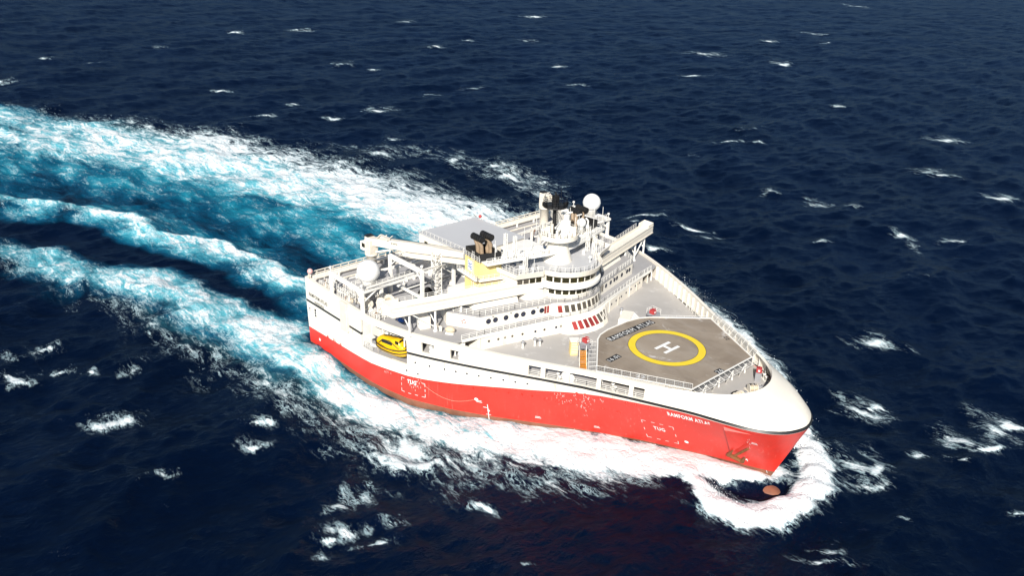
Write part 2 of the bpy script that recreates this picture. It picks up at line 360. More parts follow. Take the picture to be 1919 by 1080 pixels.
def build_spray():
    """droplets thrown up along the bow wave and the crests beside the hull"""
    rr = np.random.RandomState(4); vs = []; fs = []
    def along(pts, n, h, spread, out):
        for _ in range(n):
            i = rr.randint(len(pts)-1); t = rr.rand(); a, b = pts[i], pts[i+1]
            x = a[0]+(b[0]-a[0])*t; y = a[1]+(b[1]-a[1])*t; w = a[2]+(b[2]-a[2])*t
            q = rr.randn()*spread; x += out[0]*q+rr.randn()*w*.4; y += out[1]*q+rr.randn()*w*.4
            if (x-100.5)**2+(y+4)**2 < 62: continue
            z = .9+abs(rr.randn())**1.3*h; s = (.03+.06*rr.rand()**3)*(1.2 if z < 1.6 else .9)
            d = rr.randn(4, 3)*s; o = len(vs)
            vs.extend((d+np.array([x, y, z])).tolist()); fs.extend([(o, o+1, o+2), (o, o+2, o+3), (o, o+3, o+1), (o+1, o+3, o+2)])
    along(RING[:9], 2600, .55, .8, (.7, -.5)); along(RING[8:], 700, .9, .8, (.3, 1))
    along([(60, 30, 3), (48, 37, 3), (40, 40, 2)], 500, .9, 1.0, (.2, 1)); along([(90, 12, 2), (75, 22, 2.5), (60, 30, 3)], 900, 1.0, .8, (.2, 1))
    along(STBD[6:9], 300, .25, 1.0, (.4, -1))
    along([(-60, -27, 3), (-20, -21, 3)], 350, .6, .8, (.2, 1))
    me = bpy.data.meshes.new('spray'); me.from_pydata(vs, [], fs); me.update()
    k = NT('white_spray'); k.b.inputs['Base Color'].default_value = (.85, .87, .88, 1); k.b.inputs['Roughness'].default_value = .6
    me.materials.append(k.m)
    o = bpy.data.objects.new('spray', me); col.objects.link(o)
    o['kind'] = 'stuff'; o['label'] = 'white spray droplets flung up along the bow wave'; o['category'] = 'spray'
build_spray()
# ------------------------------------------------------------------ mesh helpers
class MB:
    """collects boxes, beams, tubes and prisms, and links them as one mesh"""
    def __init__(self):
        self.v = []; self.f = []; self.mi = []; self.sm = []
        self.cur = 0
    def add(self, vs, fs, smooth=False):
        o = len(self.v)
        self.v += [tuple(p) for p in vs]
        for f in fs:
            self.f.append(tuple(i+o for i in f)); self.mi.append(self.cur); self.sm.append(smooth)
        return self
    def box(self, c, s, rz=0.0):
        cx, cy, cz = c; a, b, h = s[0]/2, s[1]/2, s[2]/2
        ca, sa = math.cos(rz), math.sin(rz)
        vs = [(cx+x*ca-y*sa, cy+x*sa+y*ca, cz+z) for z in (-h, h) for x, y in ((-a, -b), (a, -b), (a, b), (-a, b))]
        return self.add(vs, [(3, 2, 1, 0), (4, 5, 6, 7), (0, 1, 5, 4), (1, 2, 6, 5), (2, 3, 7, 6), (3, 0, 4, 7)])
    def beam(self, p, q, w, h=None, up=(0, 0, 1)):
        h = h or w
        p = Vector(p); q = Vector(q); d = (q-p)
        if d.length < 1e-6: return self
        d.normalize(); u = Vector(up)
        if abs(d.dot(u)) > .98: u = Vector((1, 0, 0))
        s = d.cross(u).normalized()*(w/2); t = s.cross(d).normalized()*(h/2)
        vs = [e+a+b for e in (p, q) for a, b in ((-s, -t), (s, -t), (s, t), (-s, t))]
        return self.add(vs, [(0, 1, 2, 3), (7, 6, 5, 4), (4, 5, 1, 0), (5, 6, 2, 1), (6, 7, 3, 2), (7, 4, 0, 3)])
    def tube(self, p, q, r, n=8, r2=None, cap=True):
        p = Vector(p); q = Vector(q); d = (q-p).normalized(); r2 = r if r2 is None else r2
        u = Vector((0, 0, 1)) if abs(d.z) < .9 else Vector((1, 0, 0))
        s = d.cross(u).normalized(); t = s.cross(d)
        vs = []
        for e, rr in ((p, r), (q, r2)):
            for i in range(n):
                a = 2*math.pi*i/n; vs.append(e+s*(rr*math.cos(a))+t*(rr*math.sin(a)))
        fs = [((i+1) % n, i, n+i, n+(i+1) % n) for i in range(n)]
        self.add(vs, fs, n > 5)
        if cap: self.add(vs, [tuple(range(n)), tuple(range(2*n-1, n-1, -1))])
        return self
    def path(self, pts, r, n=6):
        for a, b in zip(pts[:-1], pts[1:]): self.tube(a, b, r, n)
        return self
    def prism(self, outline, z0, z1, top=None, zb=None):
        """outline list of (x, y) counter-clockwise; optional other outline at the top (same count)"""
        n = len(outline); top = top or outline
        vs = [(p[0], p[1], z0) for p in outline]+[(p[0], p[1], z1) for p in top]
        fs = [tuple(range(n-1, -1, -1)), tuple(range(n, 2*n))]+[(i, (i+1) % n, n+(i+1) % n, n+i) for i in range(n)]
        return self.add(vs, fs)
    def wall(self, line, z0, z1, t, closed=False, top=None):
        """upright plate of thickness t along a polyline (thickness to the left of the run)"""
        top = top or line
        def off(L):
            out = []
            n = len(L)
            for i, p in enumerate(L):
                a = L[i-1] if (i > 0 or closed) else p; b = L[(i+1) % n] if (i < n-1 or closed) else p
                d = Vector((b[0]-a[0], b[1]-a[1], 0)).normalized()
                out.append((p[0]-d.y*t, p[1]+d.x*t))
            return out
        lo, hi = off(line), off(top); n = len(line)
        vs = [(p[0], p[1], z0) for p in line]+[(p[0], p[1], z1) for p in top]+[(p[0], p[1], z0) for p in lo]+[(p[0], p[1], z1) for p in hi]
        fs = []
        for i in range(n if closed else n-1):
            j = (i+1) % n
            fs += [(i, j, n+j, n+i), (2*n+j, 2*n+i, 3*n+i, 3*n+j), (n+i, n+j, 3*n+j, 3*n+i), (j, i, 2*n+i, 2*n+j)]
        if not closed:
            e = n-1
            fs += [(0, n, 3*n, 2*n), (e, 2*n+e, 3*n+e, n+e)]
        return self.add(vs, fs)
    def lathe(self, prof, c=(0, 0, 0), n=24, ax='z', smooth=True):
        vs = []; c = Vector(c); m = len(prof)
        for i in range(n):
            a = 2*math.pi*i/n; ca, sa = math.cos(a), math.sin(a)
            for r, z in prof:
                p = (r*ca, r*sa, z) if ax == 'z' else ((z, r*ca, r*sa) if ax == 'x' else (r*sa, z, r*ca))
                vs.append(c+Vector(p))
        fs = [(i*m+j, ((i+1) % n)*m+j, ((i+1) % n)*m+j+1, i*m+j+1) for i in range(n) for j in range(m-1)]
        return self.add(vs, fs, smooth)
    def ball(self, c, r, n=24, m=14, sz=1.0, sx_=1.0, sy_=1.0):
        prof = [(max(1e-4, math.sin(math.pi*j/m)), -math.cos(math.pi*j/m)) for j in range(m+1)]
        o = len(self.v); self.lathe(prof, (0, 0, 0), n)
        for i in range(o, len(self.v)):
            p = self.v[i]; self.v[i] = (c[0]+p[0]*r*sx_, c[1]+p[1]*r*sy_, c[2]+p[2]*r*sz)
        return self
    def torus(self, c, R0, r0, n=28, m=8, ax='z'):
        prof = [(R0+r0*math.cos(2*math.pi*j/m), r0*math.sin(2*math.pi*j/m)) for j in range(m+1)]
        return self.lathe(prof, c, n, ax)
    def rail(self, pts, h=1.05, step=1.6, r=.035, rows=3, posts=True):
        """pipe railing along 3-D points"""
        for a, b in zip(pts[:-1], pts[1:]):
            a = Vector(a); b = Vector(b); L = (b-a).length; n = max(1, round(L/step))
            if posts:
                for i in range(n+1):
                    p = a.lerp(b, i/n); self.beam(p, p+Vector((0, 0, h)), 2*r, 2*r)
            for k in range(rows):
                z = Vector((0, 0, h*(k+1)/rows)); self.beam(a+z, b+z, 1.7*r, 1.7*r)
        return self
    def build(self, name, mats, parent=None, loc=None, bevel=0.0, solid=None):
        me = bpy.data.meshes.new(name)
        me.from_pydata(self.v, [], self.f)
        if not isinstance(mats, (list, tuple)): mats = [mats]
        for m in mats: me.materials.append(m)
        me.polygons.foreach_set('material_index', self.mi)
        me.polygons.foreach_set('use_smooth', self.sm)
        me.update()
        o = bpy.data.objects.new(name, me); col.objects.link(o)
        if parent is not None: o.parent = parent
        if loc is not None: o.location = loc
        if bevel:
            b = o.modifiers.new('bevel', 'BEVEL'); b.width = bevel; b.segments = 2; b.limit_method = 'ANGLE'
        if solid:
            s = o.modifiers.new('solid', 'SOLIDIFY'); s.thickness = solid; s.offset = -1
        return o
def empty(name, loc=(0, 0, 0), rz=0.0):
    o = bpy.data.objects.new(name, None); col.objects.link(o)
    o.location = loc; o.rotation_euler = (0, 0, rz); o.empty_display_size = .5
    return o
def tag(o, label=None, cat=None, group=None, kind=None):
    if label: o['label'] = label
    if cat: o['category'] = cat
    if group: o['group'] = group
    if kind: o['kind'] = kind
    return o
def copy_tree(o, parent=None, loc=None, rz=None):
    kids = [c for c in bpy.data.objects if c.parent == o]
    c = o.copy(); col.objects.link(c); c.parent = parent
    if loc is not None: c.location = loc
    if rz is not None: c.rotation_euler = (0, 0, rz)
    for ch in kids: copy_tree(ch, c)
    return c
FONT = None
def text_points(s, size=1.0, spacing=1.0, thick=0.0):
    """letters as flat triangles: list of verts (u, v) and faces, left-aligned on the baseline"""
    cu_ = bpy.data.curves.new('txt', 'FONT'); cu_.body = s; cu_.size = size; cu_.space_character = spacing
    cu_.offset = thick; cu_.resolution_u = 3
    ob = bpy.data.objects.new('txt', cu_); col.objects.link(ob)
    dg = bpy.context.evaluated_depsgraph_get()
    me = bpy.data.meshes.new_from_object(ob.evaluated_get(dg))
    vs = [(v.co.x, v.co.y) for v in me.vertices]; fs = [tuple(p.vertices) for p in me.polygons]
    bpy.data.objects.remove(ob); bpy.data.meshes.remove(me); bpy.data.curves.remove(cu_)
    return vs, fs
def fit_text(s, width, height, spacing=1.05, thick=0.012):
    vs, fs = text_points(s, 1.0, spacing, thick)
    u0 = min(p[0] for p in vs); u1 = max(p[0] for p in vs); v0 = min(p[1] for p in vs); v1 = max(p[1] for p in vs)
    return [((p[0]-u0)/(u1-u0)*width, (p[1]-v0)/(v1-v0)*height) for p in vs], fs

# ------------------------------------------------------------------ materials
WHITE = paint('white_ship_paint', (.80, .742, .64), .42, .06, .25, (.60, .47, .32), .42, True, bump=.12)
WHITE_B = paint('white_fitting_paint', (.80, .775, .72), .45, .06, .5, (.55, .42, .30), .25)
CREAM = paint('weathered_cream_paint', (.72, .66, .56), .5, .14, .6, (.45, .28, .16), .45)
RED = paint('red_hull_paint', (.70, .034, .020), .40, .20, .16, (.82, .38, .33), .40, True, bump=.15)
BROWN = paint('brown_antifouling', (.26, .105, .06), .5, .25, .5, (.12, .10, .07), .5)
BLACK = paint('black_stripe_paint', (.022, .022, .022), .45, .3, .5)
DECK = paint('grey_deck_paint', (.345, .335, .335), .65, .10, .22, (.50, .49, .47), .55)
FDECK = paint('worn_grey_foredeck', (.41, .39, .37), .7, .13, .13, (.66, .65, .63), .65)
ROOF = paint('smooth_grey_roof_paint', (.48, .48, .487), .6, .04, .06, (.42, .42, .43), .4)
HELI = paint('tan_grey_helideck', (.205, .180, .155), .7, .15, .12, (.42, .385, .345), .0)
YELLOW = paint('yellow_deck_marking', (.80, .58, .03), .55, .08, .5)
WMARK = paint('white_deck_marking', (.80, .79, .76), .6, .06, .6)
BMARK = paint('black_deck_marking', (.03, .028, .027), .6, .2, .6)
FUNNEL = paint('pale_yellow_funnel_paint', (.78, .60, .24), .5, .07, .4, (.6, .42, .2), .3, True)
SOOT = paint('sooty_black_steel', (.014, .013, .013), .6, .4, .8)
PIPE = paint('rusty_exhaust_steel', (.36, .26, .17), .55, .35, .9, (.14, .07, .04), .5)
LBOAT = paint('lifeboat_yellow', (.80, .46, .008), .35, .1, .5)
RUBBER = paint('black_rubber', (.018, .018, .018), .7, .2, 1.0)
ORANGE = paint('orange_stair_paint', (.66, .27, .03), .55, .1, .6)
REDBOX = paint('red_cabinet_paint', (.42, .045, .045), .45, .1, .6)
STEEL = paint('bare_grey_steel', (.30, .30, .31), .45, .2, .8, (.2, .12, .07), .4)
RUST = paint('rusty_iron', (.22, .085, .025), .75, .35, 1.2, (.32, .20, .05), .6)
TIMBER = paint('tan_deck_boards', (.42, .27, .12), .7, .2, .8)
NETM = paint('grey_net_wire', (.42, .42, .42), .5, .1, 1.0)
BLUE = paint('blue_paint', (.03, .12, .42), .5, .1, 1.0)
GREEN = paint('green_machine_paint', (.01, .16, .10), .5, .1, 1.0)
ROPE = paint('pale_rope', (.6, .5, .36), .8, .2, 2.0)
def helideck_material():
    k = NT('tan_grey_helideck_with_scuffs')
    P = k.coord()
    n1 = k.noise(P, .11, 6, .6, .8); n2 = k.noise(k.mapping(P, (.22, 1, 1), (0, 0, .9)), .5, 7, .62, .5); n3 = k.noise(P, 2.2, 4, .6)
    c = k.mix(k.step(n1, .3, .72), (.225, .178, .132, 1), (.32, .262, .20, 1))
    c = k.mix(k.math('MULTIPLY', k.step(n2, .45, .75), .35), c, (.36, .325, .285, 1))
    # salt-white scuffs in loose patches and dark tyre and oil smears
    n4 = k.noise(P, .16, 8, .62, 1.6); n5 = k.noise(k.mapping(P, (1, .35, 1), (0, 0, .6)), .8, 6, .7)
    sc_ = k.math('MULTIPLY', k.step(n4, .60, .70), k.step(n5, .38, .62))
    c = k.mix(k.math('MULTIPLY', sc_, .8), c, (.62, .59, .56, 1))
    n6 = k.noise(k.mapping(P, (.8, .3, 1), (0, 0, -.5)), .45, 7, .65, .8)
    c = k.mix(k.math('MULTIPLY', k.step(n6, .58, .78), .5), c, (.145, .12, .10, 1))
    # plate seams
    br = k.n('ShaderNodeTexBrick'); k.put(br.inputs['Vector'], P)
    br.inputs['Scale'].default_value = 1.0; br.inputs['Mortar Size'].default_value = .02
    br.inputs['Brick Width'].default_value = 9.0; br.inputs['Row Height'].default_value = 2.4
    br.inputs['Color1'].default_value = (1, 1, 1, 1); br.inputs['Color2'].default_value = (.93, .93, .93, 1); br.inputs['Mortar'].default_value = (.78, .78, .78, 1)
    m = k.n('ShaderNodeMix', data_type='RGBA', blend_type='MULTIPLY'); m.inputs[0].default_value = 1.0
    k.put(m.inputs[6], c); k.put(m.inputs[7], br.outputs['Color'])
    k.put(k.b.inputs['Base Color'], m.outputs[2]); k.b.inputs['Roughness'].default_value = .7
    return k.m
HELID = helideck_material()
def glass(name, c, rough=.08):
    k = NT(name); k.b.inputs['Roughness'].default_value = rough
    n = k.noise(k.coord(), .35, 3, .5)
    k.put(k.b.inputs['Base Color'], k.mix(k.step(n, .35, .65), rgba(tuple(v*.6 for v in c)), rgba(c)))
    k.b.inputs['IOR'].default_value = 1.5
    return k.m
GLASS = glass('dark_olive_bridge_glass', (.028, .026, .012))
GLASS2 = glass('grey_lounge_glass', (.12, .105, .085), .15)
GLASSR = glass('lounge_glass_with_red_blind', (.34, .05, .045), .2)
PORTG = glass('blue_grey_porthole_glass', (.03, .035, .06))

# ------------------------------------------------------------------ hull
C4 = {
 -4: [(8, 35), (29, 34.5), (39, 32.5), (48, 27), (54, 22.5), (65, 14), (78, 6.2), (91, 1.2), (97, .3), (97.6, 0)],
 0: [(4.8, 37.2), (24, 37.1), (31, 36.7), (39, 35), (48, 30.6), (54, 26.7), (65, 18.6), (78, 10), (91, 3.4), (97.2, .9), (99.2, .25), (99.6, 0)],
 1: [(4.25, 37.2), (29, 37.2), (37.5, 35.4), (43, 33.4), (49, 30.8), (55, 28), (62.5, 24.2), (71, 19.6), (80, 15.5), (85, 13.3), (89, 11.6), (93, 10.2), (96.3, 9.0), (99, 7.8), (101.2, 6.3), (103, 4.3), (104, 2.1), (104.4, 0)],
 2: [(4.25, 37.2), (29, 37.2), (37.5, 35.4), (43, 33.5), (49, 30.9), (55, 28.05), (62.5, 24.3), (71, 19.6), (80, 15.5), (85, 13.3), (89, 11.5), (92.6, 10.1), (95.6, 8.8), (98.2, 7.4), (100.4, 5.7), (102.2, 3.6), (103.2, 1.7), (103.5, 0)],
 3: [(4.25, 37.2), (29, 37.2), (37.5, 35.5), (43, 33.6), (49, 31.0), (55, 28.2), (62.5, 24.35), (71, 19.6), (80, 15.4), (84.6, 13.2), (88, 11.4), (91, 9.9), (93.5, 8.5), (95.8, 6.9), (97.6, 5.2), (99, 3.2), (99.7, 1.5), (100, 0)],
 4: [(4.25, 37.2), (29, 37.2), (37.5, 35.6), (43, 33.7), (49, 31.1), (55, 28.3), (62.5, 24.4), (71, 19.5), (80, 15.2), (84.2, 13), (87.2, 11.2), (89.6, 9.6), (91.5, 8.0), (93, 6.4), (94.2, 4.5), (94.9, 2.7), (95.2, 1.2), (95.3, 0)],
}
ZL = {-4: ([0, 1], [-4, -4]), 0: ([0, 1], [0, 0]), 1: ([4, 38, 50, 63, 90, 104.4], [11.0, 11.15, 11.7, 12.25, 12.45, 12.35]),
      2: ([4, 38, 50, 61, 63, 82, 90, 104], [12.3, 12.4, 12.6, 12.84, 12.86, 13.0, 13.3, 13.7]), 3: ([4, 55, 60, 82, 90, 104], [14.7, 14.75, 15.05, 15.1, 15.1, 15.3]),
      4: ([4, 16, 30, 80, 95], [16.8, 16.35, 16, 16, 16.3])}
def interp(x, xs, ys): return float(np.interp(x, xs, ys))
def zlev(l, x): return interp(x, *ZL[l])
def half(x, z):
    """half breadth of the hull at station x and height z"""
    zs = [zlev(l, x) for l in (-4, 0, 1, 2, 3, 4)]
    hs = [interp(x, [p[0] for p in C4[l]], [p[1] for p in C4[l]]) if x <= C4[l][-1][0] else 0.0 for l in (-4, 0, 1, 2, 3, 4)]
    return interp(z, zs, hs)
def red_top(x): return interp(x, [4, 26, 38, 43, 49, 57, 63, 68, 74, 80, 85.5], [4.8, 5.6, 6.3, 6.6, 7.4, 8.7, 9.6, 10.6, 11.5, 11.9, 12.3])
def hull_pt(x, z, off=.03, side=-1):
    """point on the hull's starboard (side -1) or port skin, pushed out by off"""
    h = half(x, z); d = (half(x+.2, z)-half(x-.2, z))/.4; dz = (half(x, z+.2)-half(x, z-.2))/.4
    n = Vector((-d, 1, -dz)).normalized()
    return Vector((x+n.x*off, side*(h+n.y*off), z+n.z*off))
OPEN_F = [(62.0, 64.1), (64.8, 68.15), (68.8, 73.3), (74.0, 78.7), (79.4, 81.2)]      # bulwark openings forward, starboard and port
OPEN_A = [(42.0, 44.6), (47.8, 50.2)]
RECESS = (26.0, 38.7)
def level_curve(l, xs_aft, nbow=26):
    """(x, hb) along one level: given stations to x=81.2, then evenly along the bow"""
    P = C4[l]; px = [p[0] for p in P]; py = [p[1] for p in P]
    out = []
    for x in xs_aft: out.append((max(x, px[0]), interp(max(x, px[0]), px, py)))
    # bow: by arc length from x=81.2 to the stem, through a smooth spline-like resample
    X0 = xs_aft[-1]
    seg = [(X0, interp(X0, px, py))]+[p for p in P if p[0] > X0+.3]
    seg = [Vector((a, b)) for a, b in seg]
    # Catmull-Rom densify
    dense = []
    mir = seg+[Vector((seg[-2].x, -seg[-2].y))]
    mir = [seg[0]+(seg[0]-seg[1])]+mir
    for i in range(1, len(mir)-2):
        p0, p1, p2, p3 = mir[i-1], mir[i], mir[i+1], mir[i+2]
        for t in np.linspace(0, 1, 12, endpoint=False):
            t = float(t)
            dense.append(.5*((2*p1)+(p2-p0)*t+(2*p0-5*p1+4*p2-p3)*t*t+(3*p1-p0-3*p2+p3)*t**3))
    dense.append(seg[-1])
    s = [0.0]
    for a, b in zip(dense[:-1], dense[1:]): s.append(s[-1]+(b-a).length)
    for k in range(1, nbow+1):
        u = s[-1]*k/nbow
        out.append((float(np.interp(u, s, [p.x for p in dense])), max(0.0, float(np.interp(u, s, [p.y for p in dense])))))
    return out
def build_hull(ship):
    cuts = [4.25, 8, 12, 16, 20, 23]+[RECESS[0], 29, 32, 35, RECESS[1]]+[40]+[v for o in OPEN_A for v in o]+[46.2, 52, 55, 57.5, 60]+[v for o in OPEN_F for v in o]+[71, 76.3]
    xs = sorted(set(cuts))
    lv = [level_curve(l, xs) for l in (-4, 0, 1, 2, 3, 4)]
    n = len(lv[0])
    rows = []     # list of (name-of-zone-above-row)
    def P(l, i):
        x, h = lv[l][i]; return Vector((x, h, zlev((-4, 0, 1, 2, 3, 4)[l], x)))
    grid = []
    for i in range(n):
        c = []
        a, b, s, t2, t3, t4 = (P(l, i) for l in range(6))
        c.append(a); c.append(b)
        c.append(b.lerp(s, 1.25/s.z))                                   # antifouling line
        zr = min(red_top(s.x), s.z-.02)
        for fr in (.35, .7): c.append(None)
        c.append(None)
        def on(z):
            q = b.lerp(s, z/s.z); return q
        z0 = 1.25
        c[3] = on(z0+(zr-z0)*.35); c[4] = on(z0+(zr-z0)*.7); c[5] = on(zr)
        c.append(on(zr+(s.z-zr)*.5))
        c.append(s)
        st = s.lerp(t2, min(.9, .55/max(.2, (t2-s).length)))
        c.append(st)
        c.append(t2); c.append(t2.lerp(t3, .5)); c.append(t3); c.append(t4)
        # round the whaleback over
        if i > len(xs)-1:
            k = (i-len(xs)+1)/26.0
            mid = c[10]; out = Vector((mid.x-60, mid.y, 0)).normalized()
            c[10] = mid+Vector((out.x*.28, out.y*.28, .20))*min(1, k*3)
            c[11] = c[11]+Vector((out.x*.12, out.y*.12, .16))*min(1, k*3)
        grid.append(c)
    m = len(grid[0])
    zone = [1, 1, 0, 0, 0, 2, 2, 3, 2, 2, 2, 2]     # material of the band above each row: red, brown, white, black
    b = MB()
    ids = {}
    vs = []
    for sgn in (-1, 1):
        for i in range(n):
            for j in range(m):
                p = grid[i][j]
                if sgn == 1 and i == n-1: ids[(1, i, j)] = ids[(-1, i, j)]; continue
                ids[(sgn, i, j)] = len(vs); vs.append((p.x, sgn*p.y, p.z))
    def inopen(i, j, sgn):
        if i >= len(xs)-1: return False
        xm = (xs[i]+xs[i+1])/2
        if j in (9, 10) and sgn < 0:
            for o in OPEN_F+OPEN_A:
                if o[0]-.01 < xm < o[1]+.01: return True
        if RECESS[0] < xm < RECESS[1] and 6 <= j <= 10: return True
        return False
    fs, mi = [], []
    for sgn in (-1, 1):
        for i in range(n-1):
            for j in range(m-1):
                if inopen(i, j, sgn): continue
                q = [ids[(sgn, i, j)], ids[(sgn, i+1, j)], ids[(sgn, i+1, j+1)], ids[(sgn, i, j+1)]]
                if len(set(q)) < 3: continue
                if sgn == 1: q = q[::-1]
                q = list(dict.fromkeys(q))
                fs.append(tuple(q)); mi.append(zone[j])
    # flat transom
    for j in range(m-1):
        fs.append((ids[(1, 0, j)], ids[(-1, 0, j)], ids[(-1, 0, j+1)], ids[(1, 0, j+1)])); mi.append(zone[j])
    me = bpy.data.meshes.new('hull'); me.from_pydata(vs, [], fs)
    for mt in (RED, BROWN, WHITE, BLACK): me.materials.append(mt)
    me.polygons.foreach_set('material_index', mi)
    me.polygons.foreach_set('use_smooth', [True]*len(fs)); me.update()
    o = bpy.data.objects.new('hull', me); col.objects.link(o); o.parent = ship
    s = o.modifiers.new('plate', 'SOLIDIFY'); s.thickness = .45; s.offset = -1; s.use_rim = True; s.use_even_offset = False
    e = o.modifiers.new('edges', 'EDGE_SPLIT'); e.split_angle = R(40)
    return o
ship = empty('survey_ship', (0, 0, 0))
tag(ship, 'red and white survey ship with a wedge-shaped hull and helideck on its bow', 'ship')
hull = build_hull(ship)
# ------------------------------------------------------------------ decks and deckhouses
def mirror(L): return list(L)+[(x, -y) for x, y in reversed(L) if abs(y) > 1e-6]
def hull_outline(x0, x1, z, inset, step=2.0):
    n = max(2, int((x1-x0)/step)); return [(x0+(x1-x0)*i/n, half(x0+(x1-x0)*i/n, z)-inset) for i in range(n+1)]
# foredeck (main working deck) at 12.5
o_ = [(x, y) for x, y in hull_outline(39.2, 93.5, 13.0, .45)]+[(95.0, 6.5), (96.3, 4), (97.0, 0)]
oc = [(x, -y) for x, y in o_]+[(x, y) for x, y in reversed(o_) if y > 0]
MB().prism(oc, 12.1, 12.45).build('foredeck', FDECK, ship)
# chevron-shaped front of the upper deck at 15.6
FRONT = [(54.2, 0), (53.9, 2.2), (53.3, 4.6), (52.7, 6.6), (50.2, 16.8), (48.6, 23.6), (47.6, 28.5), (46.6, 32)]
ud = [(4.6, half(5, 15.5)-.5)]+[(x, y) for x, y in hull_outline(6, 45.5, 15.5, .5)]
front_s = [(x, -y) for x, y in FRONT]
oc = [(x, -y) for x, y in ud]+list(reversed(front_s))+[(x, y) for x, y in FRONT[1:]]+[(x, y) for x, y in reversed(ud)]
updeck = MB().prism(oc, 15.2, 15.6).build('upper_deck', DECK, ship)
m = MB()
m.wall(list(reversed(front_s[:-1])), 15.15, 15.78, -.14); m.wall(list(FRONT[:-1]), 15.15, 15.78, -.14)
m.build('deck_edge', WHITE_B, updeck)
# lifeboat recesses in both sides
for s in (-1, 1):
    m = MB()
    a, b = RECESS; yi = 31.6
    def bx(x0, x1, y0, y1, z0, z1): m.box(((x0+x1)/2, s*(y0+y1)/2, (z0+z1)/2), (x1-x0, abs(y1-y0), z1-z0))
    bx(a-.2, b+.2, yi-.2, yi, 8.0, 15.1)
    bx(a-.2, a, yi, 36.8, 8.2, 15.1); bx(b, b+.2, yi, 34.9, 8.2, 15.1)
    m.build('recess_wall', WHITE_B, ship)
    pts = [(26.05, yi), (26.05, 36.9), (29.5, 36.9), (33.5, 36.0), (38.6, 34.8), (38.6, yi)]
    pts = [(x, s*y) for x, y in pts]
    MB().prism(pts if s < 0 else pts[::-1], 8.3, 8.62).build('recess_floor', DECK, ship)
# lower deckhouse, 12.5 to 15.2
L1F = [(53.0, 6.9), (50.3, 16.5), (48.1, 25.0)]
l1 = MB().prism([(x, -y) for x, y in L1F][::-1]+L1F+[(40, 25), (40, -25)], 12.45, 15.2).build('lower_deckhouse', WHITE, ship)
BAY1b = [(53.2, 6.9), (54.6, 6.0), (55.7, 4.6), (56.5, 2.4), (56.75, 0)]
BAY1t = [(52.6, 6.9), (53.4, 6.0), (54.0, 4.5), (54.5, 2.3), (54.65, 0)]
def two(L): return [(x, -y) for x, y in L]+[(x, y) for x, y in reversed(L) if y > 0]
bay = MB().prism(two(BAY1b)+[(50, 6.9), (50, -6.9)], 12.45, 15.16, top=two(BAY1t)+[(50, 6.9), (50, -6.9)]).build('front_bay', WHITE, ship)
def on_bay(lo, hi, u, v, zl, zh, off=.03):
    """point on a sloping front: u across -1..1 (fraction of the half run), v up 0..1"""
    def at(L, u):
        P = [Vector((x, y)) for x, y in reversed(L)]; s = [0.0]
        for a, b in zip(P[:-1], P[1:]): s.append(s[-1]+(b-a).length)
        d = abs(u)*s[-1]; x = float(np.interp(d, s, [p.x for p in P])); y = float(np.interp(d, s, [p.y for p in P]))
        return x, math.copysign(y, u)
    a, b = at(lo, u), at(hi, u); e = .01
    p = Vector((a[0], a[1], zl)).lerp(Vector((b[0], b[1], zh)), v)
    a2 = at(lo, u+e)
    t = Vector((a2[0]-a[0], a2[1]-a[1], 0)).normalized(); upv = Vector((b[0]-a[0], b[1]-a[1], zh-zl)).normalized()
    n = t.cross(upv).normalized()
    return p+n*off
def bay_window(lo, hi, u0, u1, v0, v1, zl, zh, mat, parent, lean=0.0):
    m = MB(); k = 3; vs = []
    for off in (.05, -.12):
        for i in range(k+1):
            u = u0+(u1-u0)*i/k
            vs += [on_bay(lo, hi, u+lean, v0, zl, zh, off), on_bay(lo, hi, u, v1, zl, zh, off)]
    q = 2*(k+1); fs = []
    for i in range(k):
        a = 2*i; fs += [(a, a+2, a+3, a+1), (q+a+1, q+a+3, q+a+2, q+a), (a+1, a+3, q+a+3, q+a+1), (a+2, a, q+a, q+a+2)]
    fs += [(0, 1, q+1, q), (2*k+1, 2*k, q+2*k, q+2*k+1)]
    return m.add(vs, fs).build('window', mat, parent)
for i in range(8):
    u = -.62+i*.178; mt = GLASSR if i < 5 else GLASS2
    w_ = bay_window(BAY1b, BAY1t, u-.062, u+.062, .30, .86, 12.45, 15.16, mt, bay, .03)
    if i < 5: w_['label'] = 'tall window with a red blind behind it'
# portholes of the lower deckhouse
def wall_ring(parent, P, n, r, mat, name='porthole'):
    n = Vector(n).normalized(); P = Vector(P); m = MB(); m.tube(P-n*.08, P+n*.05, r, 14)
    return m.build(name, mat, parent)
def front_pt(L, y, z):
    a = abs(y); P = sorted(L, key=lambda p: p[1]); x = float(np.interp(a, [p[1] for p in P], [p[0] for p in P]))
    i = max(1, min(len(P)-1, int(np.searchsorted([p[1] for p in P], a))))
    d = Vector((P[i][0]-P[i-1][0], P[i][1]-P[i-1][1])).normalized(); n = Vector((d.y, -d.x*math.copysign(1, y), 0))
    n = Vector((abs(d.y), math.copysign(abs(d.x), y), 0))
    return Vector((x, y, z)), n
for y in (-22.6, -20.6, -17.6, -15.4, -12.6, -10.6, -8.0, 9.4, 11.6, 14.2, 16.6, 19.0, 21.2, 23.4):
    p, n = front_pt(L1F, y, 14.0); wall_ring(l1, p, n, .26, PORTG if y in (-12.6, -8.0) or y > 0 else GLASS2)
